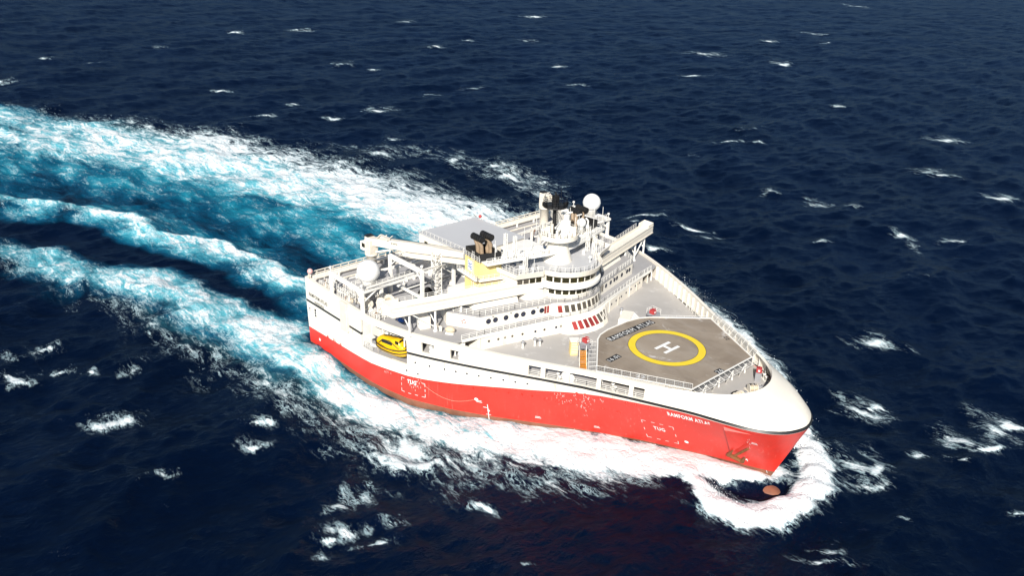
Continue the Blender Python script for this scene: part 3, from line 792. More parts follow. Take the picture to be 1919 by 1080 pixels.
# second tier, 15.6 to 18.6
L2F = [(50.3, 7.3), (48.1, 15.6), (46.3, 23.1)]
l2 = MB().prism([(36, -24.5), (40.4, -26.5), (46.3, -23.1), (48.1, -15.6), (50.3, -7.3), (50.3, 7.3), (48.1, 15.6), (46.3, 23.1), (40.4, 26.5), (36, 24.5)], 15.6, 18.45).build('cabin_deckhouse', WHITE, ship)
m = MB().prism([(36, -24.5), (40.4, -26.7), (46.4, -23.25), (48.3, -15.6), (50.6, -7.3), (52.2, -5.2), (53.3, -2.2), (53.5, 0), (53.3, 2.2), (52.2, 5.2), (50.6, 7.3), (48.3, 15.6), (46.4, 23.25), (40.4, 26.7), (36, 24.5)], 18.42, 18.64)
m.build('cabin_roof', DECK, l2)
BAY2b = [(50.3, 7.4), (51.7, 6.4), (52.8, 4.6), (53.5, 2.4), (53.75, 0)]
BAY2t = [(50.2, 7.4), (51.4, 6.3), (52.4, 4.5), (53.1, 2.3), (53.3, 0)]
bay2 = MB().prism(two(BAY2b)+[(48, 7.4), (48, -7.4)], 15.62, 18.43, top=two(BAY2t)+[(48, 7.4), (48, -7.4)]).build('lounge_front', WHITE, ship)
for i in range(9):
    u = -.78+i*.17; mt = GLASSR if i < 1 else GLASS2
    bay_window(BAY2b, BAY2t, u-.055, u+.055, .26, .80, 15.62, 18.43, mt, bay2, .03)
for y in (-8.6, -8.0, 8.0, 8.8):
    p, n = front_pt(L2F, y, 17.1); m = MB(); a = math.atan2(n.y, n.x)
    m.box(p+n*.0, (.18, .44, 1.55), a); w_ = m.build('window', GLASSR if y < 0 else GLASS2, l2)
    if y < 0: w_['label'] = 'tall window with a red blind behind it'
for y in (-21.1, -19.6, -17.3, -15.0, -13.5, -11.3, -9.4, 10.4, 12.6, 14.4, 15.6, 17.9, 20.4, 21.6):
    p, n = front_pt(L2F, y, 17.1); wall_ring(l2, p, n, .56 if y < 0 else .5, PORTG, 'round_window')
# third tier: set-back wings of the house and the drum below the bridge
for s in (-1, 1):
    m = MB()
    L = [(43.6, 22.0), (46.2, 12.6), (38, 12.6), (38, 22.0)]; T = [(42.6, 21.6), (45.4, 12.6), (38, 12.6), (38, 21.6)]
    L = [(x, s*y) for x, y in L]; T = [(x, s*y) for x, y in T]
    if s < 0: L, T = L[::-1], T[::-1]
    m.prism(L[::-1], 18.6, 20.7, top=T[::-1]).build('upper_deckhouse', WHITE, ship)
def arc(c, R0, a0, a1, n): return [(c+R0*math.cos(R(a)), R0*math.sin(R(a))) for a in np.linspace(a0, a1, n)]
drum = MB().prism([(40, -11.2), (46.6, -11.2), (47.9, -7.6)]+arc(46.2, 6.3, -74, 74, 19)+[(47.9, 7.6), (46.6, 11.2), (40, 11.2)], 18.6, 21.3).build('bridge_drum', WHITE, ship)
def arc_window(c, R0, a0, a1, z0, z1, mat, parent, lean=0.0):
    m = MB(); k = 3; vs = []
    for d in (.05, -.15):
        for i in range(k+1):
            a = R(a0+(a1-a0)*i/k)
            for z, l in ((z0, 0), (z1, lean)): vs.append((c+(R0+d+l)*math.cos(a), (R0+d+l)*math.sin(a), z))
    q = 2*(k+1); fs = []
    for i in range(k):
        a = 2*i; fs += [(a, a+2, a+3, a+1), (q+a+1, q+a+3, q+a+2, q+a), (a+1, a+3, q+a+3, q+a+1), (a+2, a, q+a, q+a+2)]
    fs += [(0, 1, q+1, q), (2*k+1, 2*k, q+2*k, q+2*k+1)]
    return m.add(vs, fs).build('window', mat, parent)
for i in range(11):
    a = -72+i*13.4; arc_window(46.2, 6.3, a, a+10.8, 19.55, 21.0, GLASS, drum)
# navigation bridge, 21.3 to 24.1
BOUT = [(40, -13.2), (45.9, -13.2), (48.0, -7.6)]+arc(46.2, 7.0, -76, 76, 25)+[(48.0, 7.6), (45.9, 13.2), (40, 13.2)]
bridge = MB().prism(BOUT, 21.3, 24.05).build('bridge', WHITE, ship)
MB().prism([(42, -10.5), (46.6, -10.4), (48.6, -8.2)]+arc(46.2, 7.9, -74, 74, 25)+[(48.6, 8.2), (46.6, 10.4), (42, 10.4)], 21.28, 21.75).build('bridge_ledge', WHITE_B, bridge)
for i in range(11):
    a = -75+i*13.8; arc_window(46.2, 7.0, a, a+11.6, 22.45, 23.95, GLASS, bridge)
for s in (-1, 1):
    for k, (t0, t1) in enumerate(((.06, .26), (.30, .50), (.54, .74), (.78, .97))):
        a = Vector((48.0, s*7.75)).lerp(Vector((45.95, s*13.1)), (t0+t1)/2); d = Vector((2.05, -s*5.35)).normalized()
        m = MB(); n = Vector((d.y, -d.x)) if s < 0 else Vector((-d.y, d.x)); n = n if n.x > 0 else -n
        m.box((a.x+n.x*.0, a.y+n.y*.0, 23.2), ((t1-t0)*5.7, .16, 1.5), math.atan2(d.y, d.x)); m.build('window', GLASS if k < 2 else GLASS2, bridge)
ROOFO = [(38.5, -14.0), (46.6, -13.8), (48.6, -8.2)]+arc(46.3, 7.65, -76, 76, 27)+[(48.6, 8.2), (46.6, 13.8), (38.5, 14.0)]
MB().prism(ROOFO, 24.0, 24.22).build('bridge_roof', ROOF, bridge)
RT = [(38.4, -14.3), (46.9, -14.1), (48.9, -8.5)]+arc(46.3, 8.0, -75, 75, 27)+[(48.9, 8.5), (46.9, 14.1), (38.4, 14.3)]
MB().wall(ROOFO, 23.9, 25.05, .22, top=RT).build('roof_bulwark', WHITE, bridge)
m = MB(); m.rail([(39.2, -13.0, 24.2), (46.0, -12.9, 24.2), (48.0, -7.6, 24.2)], 1.5, 1.2, .035); m.rail([(48, 7.6, 24.2), (46, 12.9, 24.2), (39.2, 13, 24.2)], 1.5, 1.2, .035)
m.rail([(p[0], p[1], 24.2) for p in arc(46.3, 7.0, -70, 70, 9)], 1.5, 1.4, .03); m.build('roof_railing', WHITE_B, bridge)
# railings along the fronts of the tiers
m = MB()
m.rail([(46.3, -23.0, 18.64), (48.2, -15.5, 18.64), (50.4, -7.6, 18.64)], 1.1, 1.4, .04); m.rail([(46.3, 23.0, 18.64), (48.2, 15.5, 18.64), (50.4, 7.6, 18.64)], 1.1, 1.4, .04)
m.rail([(40.4, -26.4, 18.64), (46.3, -23.0, 18.64)], 1.1, 1.4, .04); m.rail([(40.4, 26.4, 18.64), (46.3, 23.0, 18.64)], 1.1, 1.4, .04)
m.rail([(x, y, 18.64) for x, y in [(50.4, -7.6), (52.0, -5.2), (53.0, -2.2), (53.2, 0), (53.0, 2.2), (52.0, 5.2), (50.4, 7.6)]], 1.1, 1.3, .03)
m.build('tier_railing', WHITE_B, l2)
m = MB()
m.rail([(x-.1, -y, 15.6) for x, y in FRONT[4:7]], 1.1, 1.5, .04); m.rail([(x-.1, y, 15.6) for x, y in FRONT[4:7]], 1.1, 1.5, .04)
m.rail([(x-.12, y, 15.6) for x, y in list(reversed(front_s[:5]))+FRONT[1:5]], .9, 1.6, .03, 2)
m.build('deck_railing', WHITE_B, updeck)
# pillars under the upper deck on both sides of the lower house, and the dark passage behind
for s in (-1, 1):
    MB().box((43, s*28.6, 13.85), (.35, 7.0, 2.7)).build('passage_bulkhead', STEEL, ship)
    MB().beam((40.0, s*31.2, 13.8), (47.5, s*27.6, 13.8), .15, 2.7).build('passage_wall', WHITE, ship)
    MB().tube((47.0, s*29.6, 12.45), (47.0, s*29.6, 15.2), .16).build('passage_pillar', WHITE_B, ship)
# ------------------------------------------------------------------ bridge wings
def make_wing(s):
    A = Vector((47.0, s*9.0)); B = Vector((39.15, s*38.6)); w = 2.7
    d = (B-A).normalized(); n = Vector((-1, 0))*w
    P = [A, B, B+n, A+n]
    if s > 0: pass
    P2 = [(p.x, p.y) for p in P]
    if (P[1]-P[0]).x*(P[2]-P[1]).y-(P[1]-P[0]).y*(P[2]-P[1]).x < 0: P2 = P2[::-1]
    f = MB(); f.prism(P2, 20.35, 21.35)
    # lower flange, slightly proud
    wing = f.build('bridge_wing', WHITE, ship)
    b = MB()
    def side(p, q, z0, z1, t=.12): b.beam((p[0], p[1], (z0+z1)/2), (q[0], q[1], (z0+z1)/2), t, z1-z0)
    off = Vector((.08, 0))
    side(A+off, B+off, 20.25, 22.15, .14)
    side(A+n, B+n-d*2, 21.3, 22.05, .08)
    side(A.lerp(B, .90)+off, B+off, 21.4, 22.75, .16); side(B+off+d*.07, B+n+d*.07, 20.3, 22.75, .16); side(B+n, (B+n).lerp(A+n, .10), 20.3, 22.75, .14)
    b.build('wing_bulwark', WHITE, wing)
    k = MB(); k.beam((A.x+.2, A.y, 20.3), (B.x+.2, B.y, 20.3), .3, .12); k.beam((A.x+.18, A.y, 22.12), (B.x+.18, B.y, 22.12), .22, .1)
    k.beam((A.x+.17, A.y, 21.3), (B.x+.17, B.y, 21.3), .1, .08)
    k.build('flange', CREAM, wing)
    rl = MB(); rl.rail([(A.x-2.6, A.y, 21.35), (B.x-2.6, B.y-s*3.2, 21.35)], 1.25, 1.5, .035)
    rl.rail([(A.x-.1, A.y, 22.1), (B.x-.1, B.y, 22.1)], .25, 1.5, .03, 1); rl.build('railing', WHITE_B, wing)
    for x, y, r0 in ((40.9, 35.0, .22), (42.3, 29.9, .22), (43.7, 24.6, .2)):
        st = MB(); st.tube((x-1.1, s*y, 15.6), (x-1.1, s*y, 20.4), r0, 10)
        st.tube((x-1.1, s*y, 15.6), (x-1.1, s*(y), 15.75), r0*2, 10)
        st.build('wing_pillar', WHITE_B, wing)
    br = MB(); br.tube((41.1, s*30.1, 16.6), (39.9, s*34.8, 20.2), .14); br.tube((39.8, s*35, 17.2), (36.9, s*35.2, 20.3), .12); br.tube((41.2, s*29.9, 17.2), (38.3, s*30.0, 20.3), .12)
    br.build('wing_brace', WHITE_B, wing)
    return wing
make_wing(-1); make_wing(1)
# ------------------------------------------------------------------ funnels, catwalk and mast
FUN = [(34.0, -16.6), (39.7, -17.5), (41.3, -13.1), (35.6, -12.2)]
def make_funnel(s):
    P = [(x, -y*s) for x, y in FUN] if s > 0 else list(FUN)
    if s > 0: P = P[::-1]
    f = MB().prism(P, 18.6, 26.25).build('funnel', FUNNEL, ship)
    c = Vector((sum(p[0] for p in P)/4, sum(p[1] for p in P)/4))
    k = MB(); k.prism(P, 26.27, 26.45)
    Q = [((p[0]-c.x)*.97+c.x, (p[1]-c.y)*.97+c.y) for p in P]
    k.wall(Q, 26.4, 28.1, .18, closed=True); k.build('funnel_collar', SOOT, f)
    y0 = -s*1.0
    def fy(y): return y if s < 0 else -y
    for y, x0 in ((-15.4, 35.0), (-13.1, 35.2)):
        e = MB()
        for q in (.35, 1.45):
            e.tube((x0+q+.9, fy(y+.5), 26.4), (x0+q+.75, fy(y+.4), 28.4), .46, 14); e.ball((x0+q+.75, fy(y+.4), 28.4), .46, 14, 8); e.tube((x0+q+.75, fy(y+.4), 28.4), (x0+q+.35, fy(y), 30.0), .44, 14)
        e.build('exhaust_pipe', PIPE, f)
        d = MB(); n_ = 5
        for i in range(n_):
            a = (x0+.58*i, fy(y)+.05*i, 30.3-.05*i); b = (x0+.58*i+.5, fy(y)+.05*i, 30.3-.05*i)
            d.tube(a, b, .70, 16); d.tube((b[0]-.02, b[1], b[2]), (b[0]+.12, b[1], b[2]), .56, 14)
        d.build('exhaust_outlet', SOOT, f)
    e = MB(); e.tube((40.2, fy(-13.6), 26.4), (40.2, fy(-13.6), 28.8), .2, 10); e.tube((40.2, fy(-13.6), 28.8), (39.5, fy(-13.6), 29.2), .2, 10); e.build('vent_pipe', WHITE_B, f)
    bl = MB()
    bl.beam((33.2, fy(-17.4), 22.9), (40.4, fy(-18.5), 22.9), 1.2, .22); bl.beam((40.4, fy(-18.4), 22.9), (42.2, fy(-13), 22.9), 1.2, .22)
    bl.build('funnel_balcony', WHITE_B, f)
    rl = MB(); rl.rail([(33.0, fy(-17.9), 23.0), (40.8, fy(-19.0), 23.0), (42.7, fy(-13.0), 23.0)], 1.1, 1.2, .03)
    rl.rail([(34, fy(-17.0), 26.4), (40.2, fy(-17.9), 26.4)], 1.1, 1.0, .03); rl.build('funnel_railing', WHITE_B, f)
    lad = MB()
    for q in (0, .55): lad.beam((37.3+q, fy(-17.45), 18.8), (37.3+q, fy(-17.45), 28.2), .06)
    for z in np.arange(19, 28.2, .45): lad.beam((37.3, fy(-17.45), float(z)), (37.85, fy(-17.45), float(z)), .05)
    lad.build('funnel_ladder', WHITE_B, f)
    if s < 0:
        pl = MB(); X = Vector((5.7, -.9)).normalized(); O = Vector((35.3, -16.88)); N = Vector((X.y, -X.x))
        def pt(u, z, o): q = O+X*u+N*o; return (q.x, q.y, z)
        pl.add([pt(0, 23.4, .05), pt(1.9, 23.4, .05), pt(1.9, 25.7, .05), pt(0, 25.7, .05), pt(0, 23.4, -.02), pt(1.9, 23.4, -.02), pt(1.9, 25.7, -.02), pt(0, 25.7, -.02)],
               [(0, 1, 2, 3), (4, 7, 6, 5), (0, 4, 5, 1), (1, 5, 6, 2), (2, 6, 7, 3), (3, 7, 4, 0)]).build('emblem_panel', WMARK, f)
        em = MB()
        for j, (z0, amp, ph) in enumerate(((24.05, .22, 0), (24.55, .30, .5), (25.05, .24, 1.0))):
            n_ = 12
            for i in range(n_):
                u0, u1 = .2+1.5*i/n_, .2+1.5*(i+1)/n_
                z_ = lambda u: z0+amp*math.sin((u-.2)/1.5*2*math.pi+ph)
                t = .11
                em.add([pt(u0, z_(u0)-t, .08), pt(u1, z_(u1)-t, .08), pt(u1, z_(u1)+t, .08), pt(u0, z_(u0)+t, .08)], [(0, 1, 2, 3)])
        em.build('emblem', BLUE, f)
    return f
make_funnel(-1); make_funnel(1)
# deckhouse below the funnels
m = MB()
for s in (-1, 1): m.box((36.4, s*14.6, 17.1), (10, 9, 3.0)); m.box((35.5, s*7.2, 20.1), (6.5, 6.0, 2.4))
m.box((34.5, 0, 19.8), (7, 8, 8.4)); m.build('engine_casing', WHITE_B, ship)
cat_ = MB()
CW = [(41.6, -17.4, 26.45), (45.6, -4.0, 26.75), (46.2, 0, 26.8), (45.6, 4.0, 26.75), (41.6, 17.4, 26.45)]
for a, b in zip(CW[:-1], CW[1:]):
    cat_.beam((a[0]-1.0, a[1], a[2]), (b[0]-1.0, b[1], b[2]), 2.4, .16); cat_.beam((a[0]+.15, a[1], a[2]), (b[0]+.15, b[1], b[2]), .22, .5); cat_.beam((a[0]-2.2, a[1], a[2]), (b[0]-2.2, b[1], b[2]), .18, .4)
walk = cat_.build('mast_catwalk', WHITE_B, ship)
m = MB()
m.rail([(a[0]+.1, a[1], a[2]+.1) for a in CW], 1.15, 1.3, .035); m.rail([(a[0]-2.2, a[1], a[2]+.1) for a in CW[:2]], 1.15, 1.3, .035); m.rail([(a[0]-2.2, a[1], a[2]+.1) for a in CW[3:]], 1.15, 1.3, .035)
m.build('railing', WHITE_B, walk)
m = MB()
for s in (-1, 1):      # cross braces below the catwalk and lattice legs
    m.tube((42.5, s*11.5, 24.3), (44.2, s*5.4, 26.4), .1); m.tube((42.5, s*11.5, 24.3), (42.5, s*12.5, 26.4), .12); m.tube((40.3, s*9.0, 24.3), (43.2, s*9.0, 26.4), .1)
m.build('catwalk_brace', STEEL, walk)
mast = MB().lathe([(0, 24.2), (3.15, 24.2), (2.25, 27.2), (2.15, 28.4), (2.3, 28.6), (4.15, 29.4), (4.2, 30.35), (4.02, 30.35), (4.0, 29.62), (0, 29.62)], (44.3, 0, 0), 40)
mast = mast.build('mast_tower', WHITE, ship); e_ = mast.modifiers.new('e', 'EDGE_SPLIT'); e_.split_angle = R(35)
m = MB(); m.tube((42.9, 0, 29.6), (42.9, 0, 37.2), .42, 12); m.tube((42.9, 0, 37.2), (42.9, 0, 38.6), .2, 8)
m.lathe([(0, 35.1), (.9, 35.1), (2.55, 35.55), (2.6, 35.75), (0, 35.75)], (42.9, 0, 0), 20)
m.box((42.9, .1, 37.0), (.9, 1.2, 1.7)); m.beam((42.9, -1.2, 38.0), (42.9, 1.3, 38.0), .12)
for q in (-.35, .2): m.beam((43.5, q, 29.7), (43.5, q, 35.1), .08)
for z in np.arange(29.9, 35.1, .5): m.beam((43.5, -.35, float(z)), (43.5, .2, float(z)), .07)
top = m.build('signal_mast', SOOT, mast)
m = MB(); m.rail([(42.9+2.5*math.cos(t), 2.5*math.sin(t), 35.75) for t in np.linspace(0, 2*math.pi, 13)], 1.25, 1.2, .035); m.build('railing', SOOT, top)
m = MB()
for dx, dy, h in ((1.6, -1.6, 2.6), (-1.8, -1.2, 2.2), (-.5, 2.2, 3.2), (1.9, 1.5, 1.8), (0, -2.4, 2.0)): m.beam((42.9+dx, dy, 35.7), (42.9+dx, dy, 35.7+h), .07)
m.box((44.2, 2.0, 36.1), (.5, .6, .7)); m.box((41.6, -1.9, 36.1), (.6, .6, .8)); m.build('antenna', SOOT, top)
# equipment on the tower platform: radar pedestals and housings
m = MB(); m.box((45.6, -.2, 29.8), (.6, 3.6, .5)); m.box((45.2, 1.6, 30.5), (2.2, 2.2, 1.7)); m.box((44.4, 1.9, 31.9), (1.4, 1.5, 1.3)); m.box((43.9, 2.6, 33.0), (.8, .9, 1.2)); m.tube((45.6, -1.8, 29.7), (45.6, -1.8, 31.8), .3); m.box((45.6, -1.8, 32.0), (.8, .9, .5))
m.build('radar_housing', WHITE_B, mast, bevel=.06)
m = MB(); m.box((45.6, -1.8, 32.45), (.25, 3.0, .28), .5); m.box((43.9, 2.6, 33.9), (.25, 2.6, .28), -.3); m.build('radar_scanner', WHITE_B, mast)
m = MB(); m.rail([(44.3+4.0*math.cos(t), 4.0*math.sin(t), 30.3) for t in np.linspace(0, 2*math.pi, 19)], .9, 1.0, .035, 2); m.build('railing', WHITE_B, mast)
# thin aerials and lattice masts on the catwalk and bridge roof
def lattice(p, h, w=.55, r=.045, name='lattice_mast', parent=None, mat=None):
    m = MB(); x, y, z = p; n = max(3, int(h/.75))
    cs = [(x-w/2, y-w/2), (x+w/2, y-w/2), (x+w/2, y+w/2), (x-w/2, y+w/2)]
    for c in cs: m.beam((c[0], c[1], z), (c[0], c[1], z+h), 2*r)
    for i in range(n):
        za, zb = z+h*i/n, z+h*(i+1)/n
        for k in range(4):
            a, b = cs[k], cs[(k+1) % 4]
            m.beam((a[0], a[1], za), (b[0], b[1], za), r*1.4); m.beam((a[0], a[1], za) if i % 2 else (b[0], b[1], za), (b[0], b[1], zb) if i % 2 else (a[0], a[1], zb), r*1.3)
    return m.build(name, mat or WHITE_B, parent)
for x, y, h in ((41.4, -12.2, 5.4), (42.0, -10.2, 4.6)): lattice((x, y, 26.5), h, .5, .05, 'aerial_mast', walk)
for x, y, h in ((46.4, -11.3, 4.8), (44.6, 9.0, 5.6), (46.9, 8.6, 4.2)): lattice((x, y, 24.2), h, .6, .05, 'aerial_mast', bridge)
for x, y, z, h in ((42.6, -8.2, 26.6, 6.2), (43.2, -6.5, 26.6, 3.0), (40.9, -14.5, 26.6, 4.2), (43.6, 5.2, 26.6, 3.2), (42.0, 8.6, 26.6, 5.2), (41.3, 14.2, 26.6, 6.4), (50, -6.2, 24.2, 3.0), (52, -3.4, 24.2, 2.2), (47.6, -10.0, 24.2, 3.6), (49.5, 6.4, 24.2, 3.0), (41.0, 17.4, 26.5, 5.0)):
    m = MB(); m.beam((x, y, z), (x, y, z+h), .075); m.beam((x, y, z), (x, y, z+.35), .3)
    if y == 8.6: m.beam((42.0, 7.9, 31.7), (42.0, 9.3, 31.7), .25, .2)
    m.build('whip_aerial', WHITE_B, walk)
for i in range(10):
    y = -14+rnd.random()*9; x = 41.2+(y+17.4)*.29-1.2*rnd.random(); s = .3+rnd.random()*.5
    MB().box((x, y, 26.55+s*.6), (s, s*.9, s*1.2), rnd.random()).build('deck_fitting', WHITE_B, walk)
# ------------------------------------------------------------------ helideck on the bow
HD = [(62.0, -3.0), (62.6, -6.0), (63.7, -8.0), (72.1, -17.5), (87.2, -9.4), (87.2, 9.4), (72.1, 17.5), (63.7, 8.0), (62.6, 6.0), (62.0, 3.0)]
heli = MB().prism(HD, 15.0, 15.6).build('helideck', HELID, ship)
MB().wall(HD, 15.0, 15.72, .28, closed=True).build('helideck_kerb', WHITE_B, heli)
def ring(r0, r1, z, c=(74.36, 0), n=96):
    vs = []; fs = []
    for i in range(n):
        a = 2*math.pi*i/n
        for r in (r0, r1): vs.append((c[0]+r*math.cos(a), c[1]+r*math.sin(a), z))
    for i in range(n):
        j = (i+1) % n; fs.append((2*i, 2*i+1, 2*j+1, 2*j))
    return MB().add(vs, fs)
ring(5.86, 7.40, 15.606).build('ring_border', BMARK, heli)
ring(5.95, 7.31, 15.611).build('landing_ring', YELLOW, heli)
H = MB()
for x in (73.35, 75.55): H.add([(x-.34, -2.2, 15.611), (x+.34, -2.2, 15.611), (x+.34, 2.2, 15.611), (x-.34, 2.2, 15.611)], [(0, 1, 2, 3)])
H.add([(73.69, -.36, 15.611), (75.21, -.36, 15.611), (75.21, .36, 15.611), (73.69, .36, 15.611)], [(0, 1, 2, 3)])
H.build('letter_h', WMARK, heli)
def flat_text(s, org, udir, vdir, w, h, z, mat, parent, name='lettering', back=None, pad=.12, thick=.012):
    vs, fs = fit_text(s, w, h, 1.22, thick)
    O = Vector(org); U = Vector(udir).normalized(); V = Vector(vdir).normalized()
    def pt(u, v, zz): q = O+U*u+V*v; return (q.x, q.y, zz)
    flip = U.x*V.y-U.y*V.x < 0
    o = MB().add([pt(u, v, z) for u, v in vs], [f[::-1] if flip else f for f in fs]).build(name, mat, parent)
    if back:
        q = [pt(-pad, -pad, z-.004), pt(w+pad, -pad, z-.004), pt(w+pad, h+pad, z-.004), pt(-pad, h+pad, z-.004)]
        MB().add(q, [(3, 2, 1, 0) if flip else (0, 1, 2, 3)]).build('lettering_ground', back, parent)
    return o
flat_text('RAMFORM ATLAS', (65.85, -6.2), (.012, 1), (-1, 0), 12.9, 1.25, 15.612, WMARK, heli, back=BMARK, pad=.22, thick=.0)
flat_text('16.0t', (71.3, -12.65), (-.04, 1), (-1, 0), 2.9, .95, 15.612, WMARK, heli, back=BMARK, pad=.22, thick=.0)
flat_text('26', (86.75, -.75), (0, 1), (-1, 0), 1.5, .9, 15.612, WMARK, heli, back=BMARK, pad=.22, thick=.0)
d_ = Vector((15.1, 8.1)).normalized(); n_ = Vector((-d_.y, d_.x))
flat_text('22', (77.9, -13.5), d_, n_, 1.6, .9, 15.612, WMARK, heli, back=None, thick=.03)
d2 = Vector((-15.1, 8.1)).normalized(); n2 = Vector((-d2.y, d2.x))
flat_text('22', (80.3, 12.3), d2, n2, 1.5, .85, 15.612, BMARK, heli, thick=.03)
def net(a, b, out, dz, parent, cell=.34, post=1.55):
    """folding safety net between two deck-edge points; out = plan offset of its outer rail, dz = its rise"""
    a = Vector((a[0], a[1], 15.62)); b = Vector((b[0], b[1], 15.62)); o = Vector((out[0], out[1], dz))
    L = (b-a).length; m = MB(); n = int(L/cell)
    for i in range(n+1):
        p = a.lerp(b, i/n); m.beam(p, p+o, .028)
    k = max(2, int(o.length/cell))
    for j in range(1, k): q = o*(j/k); m.beam(a+q, b+q, .028)
    w = m.build('safety_net', NETM, parent)
    f = MB(); np_ = max(2, round(L/post))
    for i in range(np_+1):
        p = a.lerp(b, i/np_); f.beam(p, p+o*1.02, .055)
    f.beam(a+o, b+o, .06); f.build('net_frame', WHITE_B, w)
net((72.1, -17.55), (87.2, -9.45), (.10, -.18), 1.35, heli); net((72.1, 17.55), (87.2, 9.45), (.42, .78), 1.25, heli)
net((87.25, -9.2), (87.25, 9.2), (1.35, 0), -.35, heli); net((64.2, -8.7), (71.8, -17.2), (-1.05, -.9), -.25, heli); net((64.2, 8.7), (71.8, 17.2), (-1.05, .9), -.25, heli)
for y in (-8.4, -4.2, 0.0, 4.2, 8.4):
    m = MB(); m.tube((86.6, y, 12.45), (86.6, y, 15.0), .17, 8); m.build('support_post', WHITE_B, heli)
    if y < 8: m = MB(); m.tube((88.2, y+.3, 15.1), (86.7, y+2.1, 12.5), .12, 6); m.tube((86.7, y+2.1, 12.5), (86.9, y+4.0, 15.0), .12, 6); m.build('support_brace', WHITE_B, heli)
for x, y in ((66, -9), (66, 9), (72, -15.5), (72, 15.5), (80, -12.2), (80, 12.2), (66, 0), (76, -6), (76, 6)):
    MB().tube((x, y, 12.45), (x, y, 15.0), .2, 8).build('support_post', WHITE_B, heli)
# stairs up to the helideck
m = MB(); S0 = Vector((66.9, -15.1, 12.5)); S1 = Vector((64.9, -13.35, 15.55)); sd = Vector((S1.x-S0.x, S1.y-S0.y, 0)).normalized(); sn = Vector((-sd.y, sd.x, 0))
for q in (-.62, .62): m.beam(S0+sn*q, S1+sn*q, .10, .3)
for i in range(13):
    p = S0.lerp(S1, (i+.5)/13); m.box(p, (.32, 1.2, .06), math.atan2(sd.y, sd.x))
stair = m.build('helideck_stair', ORANGE, ship)
m = MB()
for q in (-.68, .68):
    m.beam(S0+sn*q+Vector((0, 0, 1)), S1+sn*q+Vector((0, 0, 1)), .06)
    for i in range(5): p = S0.lerp(S1, i/4)+sn*q; m.beam(p, p+Vector((0, 0, 1)), .05)
m.build('handrail', WHITE_B, stair)
def landing(x, y, s):
    m = MB(); m.box((x, y, 15.45), (2.6, 2.0, .12), s*.7); 
    for dx, dy in ((-.9, -.7), (.9, -.7), (.9, .7), (-.9, .7)): m.tube((x+dx, y+dy, 12.45), (x+dx, y+dy, 15.4), .1, 6)
    p = m.build('stair_landing', STEEL, ship)
    m = MB(); m.rail([(x-1.1, y-.9, 15.5), (x-1.1, y+.9, 15.5), (x+1.1, y+.9, 15.5)], 1.1, 1.0, .03); m.build('railing', WHITE_B, p)
landing(63.6, -11.4, -1); landing(63.0, 10.2, 1)
# ------------------------------------------------------------------ stern gantries, platform house and stern rails
def make_gantry(s):
    g = MB()
    g.beam((14.4, s*36.6, 20.7), (26.4, s*36.8, 20.6), .7, .8)
    fr = g.build('streamer_gantry', WHITE_B, ship)
    def part(name, f, mat=WHITE_B): m = MB(); f(m); return m.build(name, mat, fr)
    for x, y, z in ((14.4, 36.6, 21.1), (26.4, 36.8, 21.0), (20.4, 25.8, 24.1), (31.7, 25.9, 24.1), (25.8, 13.0, 20.9), (23.6, 30.4, 20.7)):
        part('gantry_post', lambda m: m.box((x, s*y, (15.6+z)/2), (.62, .62, z-15.6)))
    part('gantry_beam', lambda m: m.beam((20.4, s*25.8, 23.9), (31.7, s*25.9, 23.9), .7, .8))
    part('gantry_beam', lambda m: m.beam((27.0, s*37.0, 20.7), (25.9, s*12.6, 20.7), .28, .5))
    part('gantry_beam', lambda m: m.beam((25.6, s*37.0, 20.7), (24.5, s*12.6, 20.7), .22, .4))
    part('gantry_walkway', lambda m: m.beam((24.2, s*37.0, 20.62), (23.8, s*28.0, 20.62), 3.0, .14), DECK)
    part('gantry_beam', lambda m: m.beam((20.6, s*25.9, 18.1), (31.5, s*26.0, 18.1), .45, .5))
    part('gantry_beam', lambda m: m.beam((17.2, s*26.0, 19.6), (18.8, s*12.0, 19.6), .35, .5))
    for y in (14.0, 18.0, 22.0): part('gantry_post', lambda m: m.box((17.2+(26-y)*.11, s*y, 17.6), (.45, .45, 4.0)))
    rl = MB(); rl.rail([(25.6, s*37.0, 20.7), (25.0, s*24.0, 20.7)], .9, 1.5, .03); rl.rail([(22.6, s*36.8, 20.7), (22.3, s*28.4, 20.7)], .9, 1.5, .03); rl.build('railing', WHITE_B, fr)
    return fr
make_gantry(-1); make_gantry(1)
lat = lattice((27.4, -18.9, 15.6), 9.6, 1.5, .07, 'lattice_tower', ship)
ah = MB().prism([(7.4, -8.5), (25.2, -8.5), (25.2, 8.6), (7.4, 8.6)], 15.6, 21.45).build('aft_house', WHITE, ship)
MB().prism([(7.2, -8.7), (25.4, -8.7), (25.4, 8.8), (7.2, 8.8)], 21.45, 21.7).build('aft_house_roof', ROOF, ah)
m = MB(); m.rail([(7.3, -8.6, 21.7), (25.3, -8.6, 21.7)], 1.0, 1.5, .03); m.rail([(7.3, -8.6, 21.7), (7.3, 8.7, 21.7), (16, 8.7, 21.7)], .55, 1.5, .03, 2); m.build('railing', WHITE_B, ah)
for x, y, w_, h_ in ((14, -8.55, 1.1, 2.1), (20.5, -8.55, 1.1, 2.1)): MB().box((x, y, 15.7+h_/2), (w_, .1, h_)).build('door', STEEL, ah)
for i in range(3): MB().box((10+i*4.2, -8.56, 19.6), (1.1, .1, .8)).build('window', GLASS, ah)
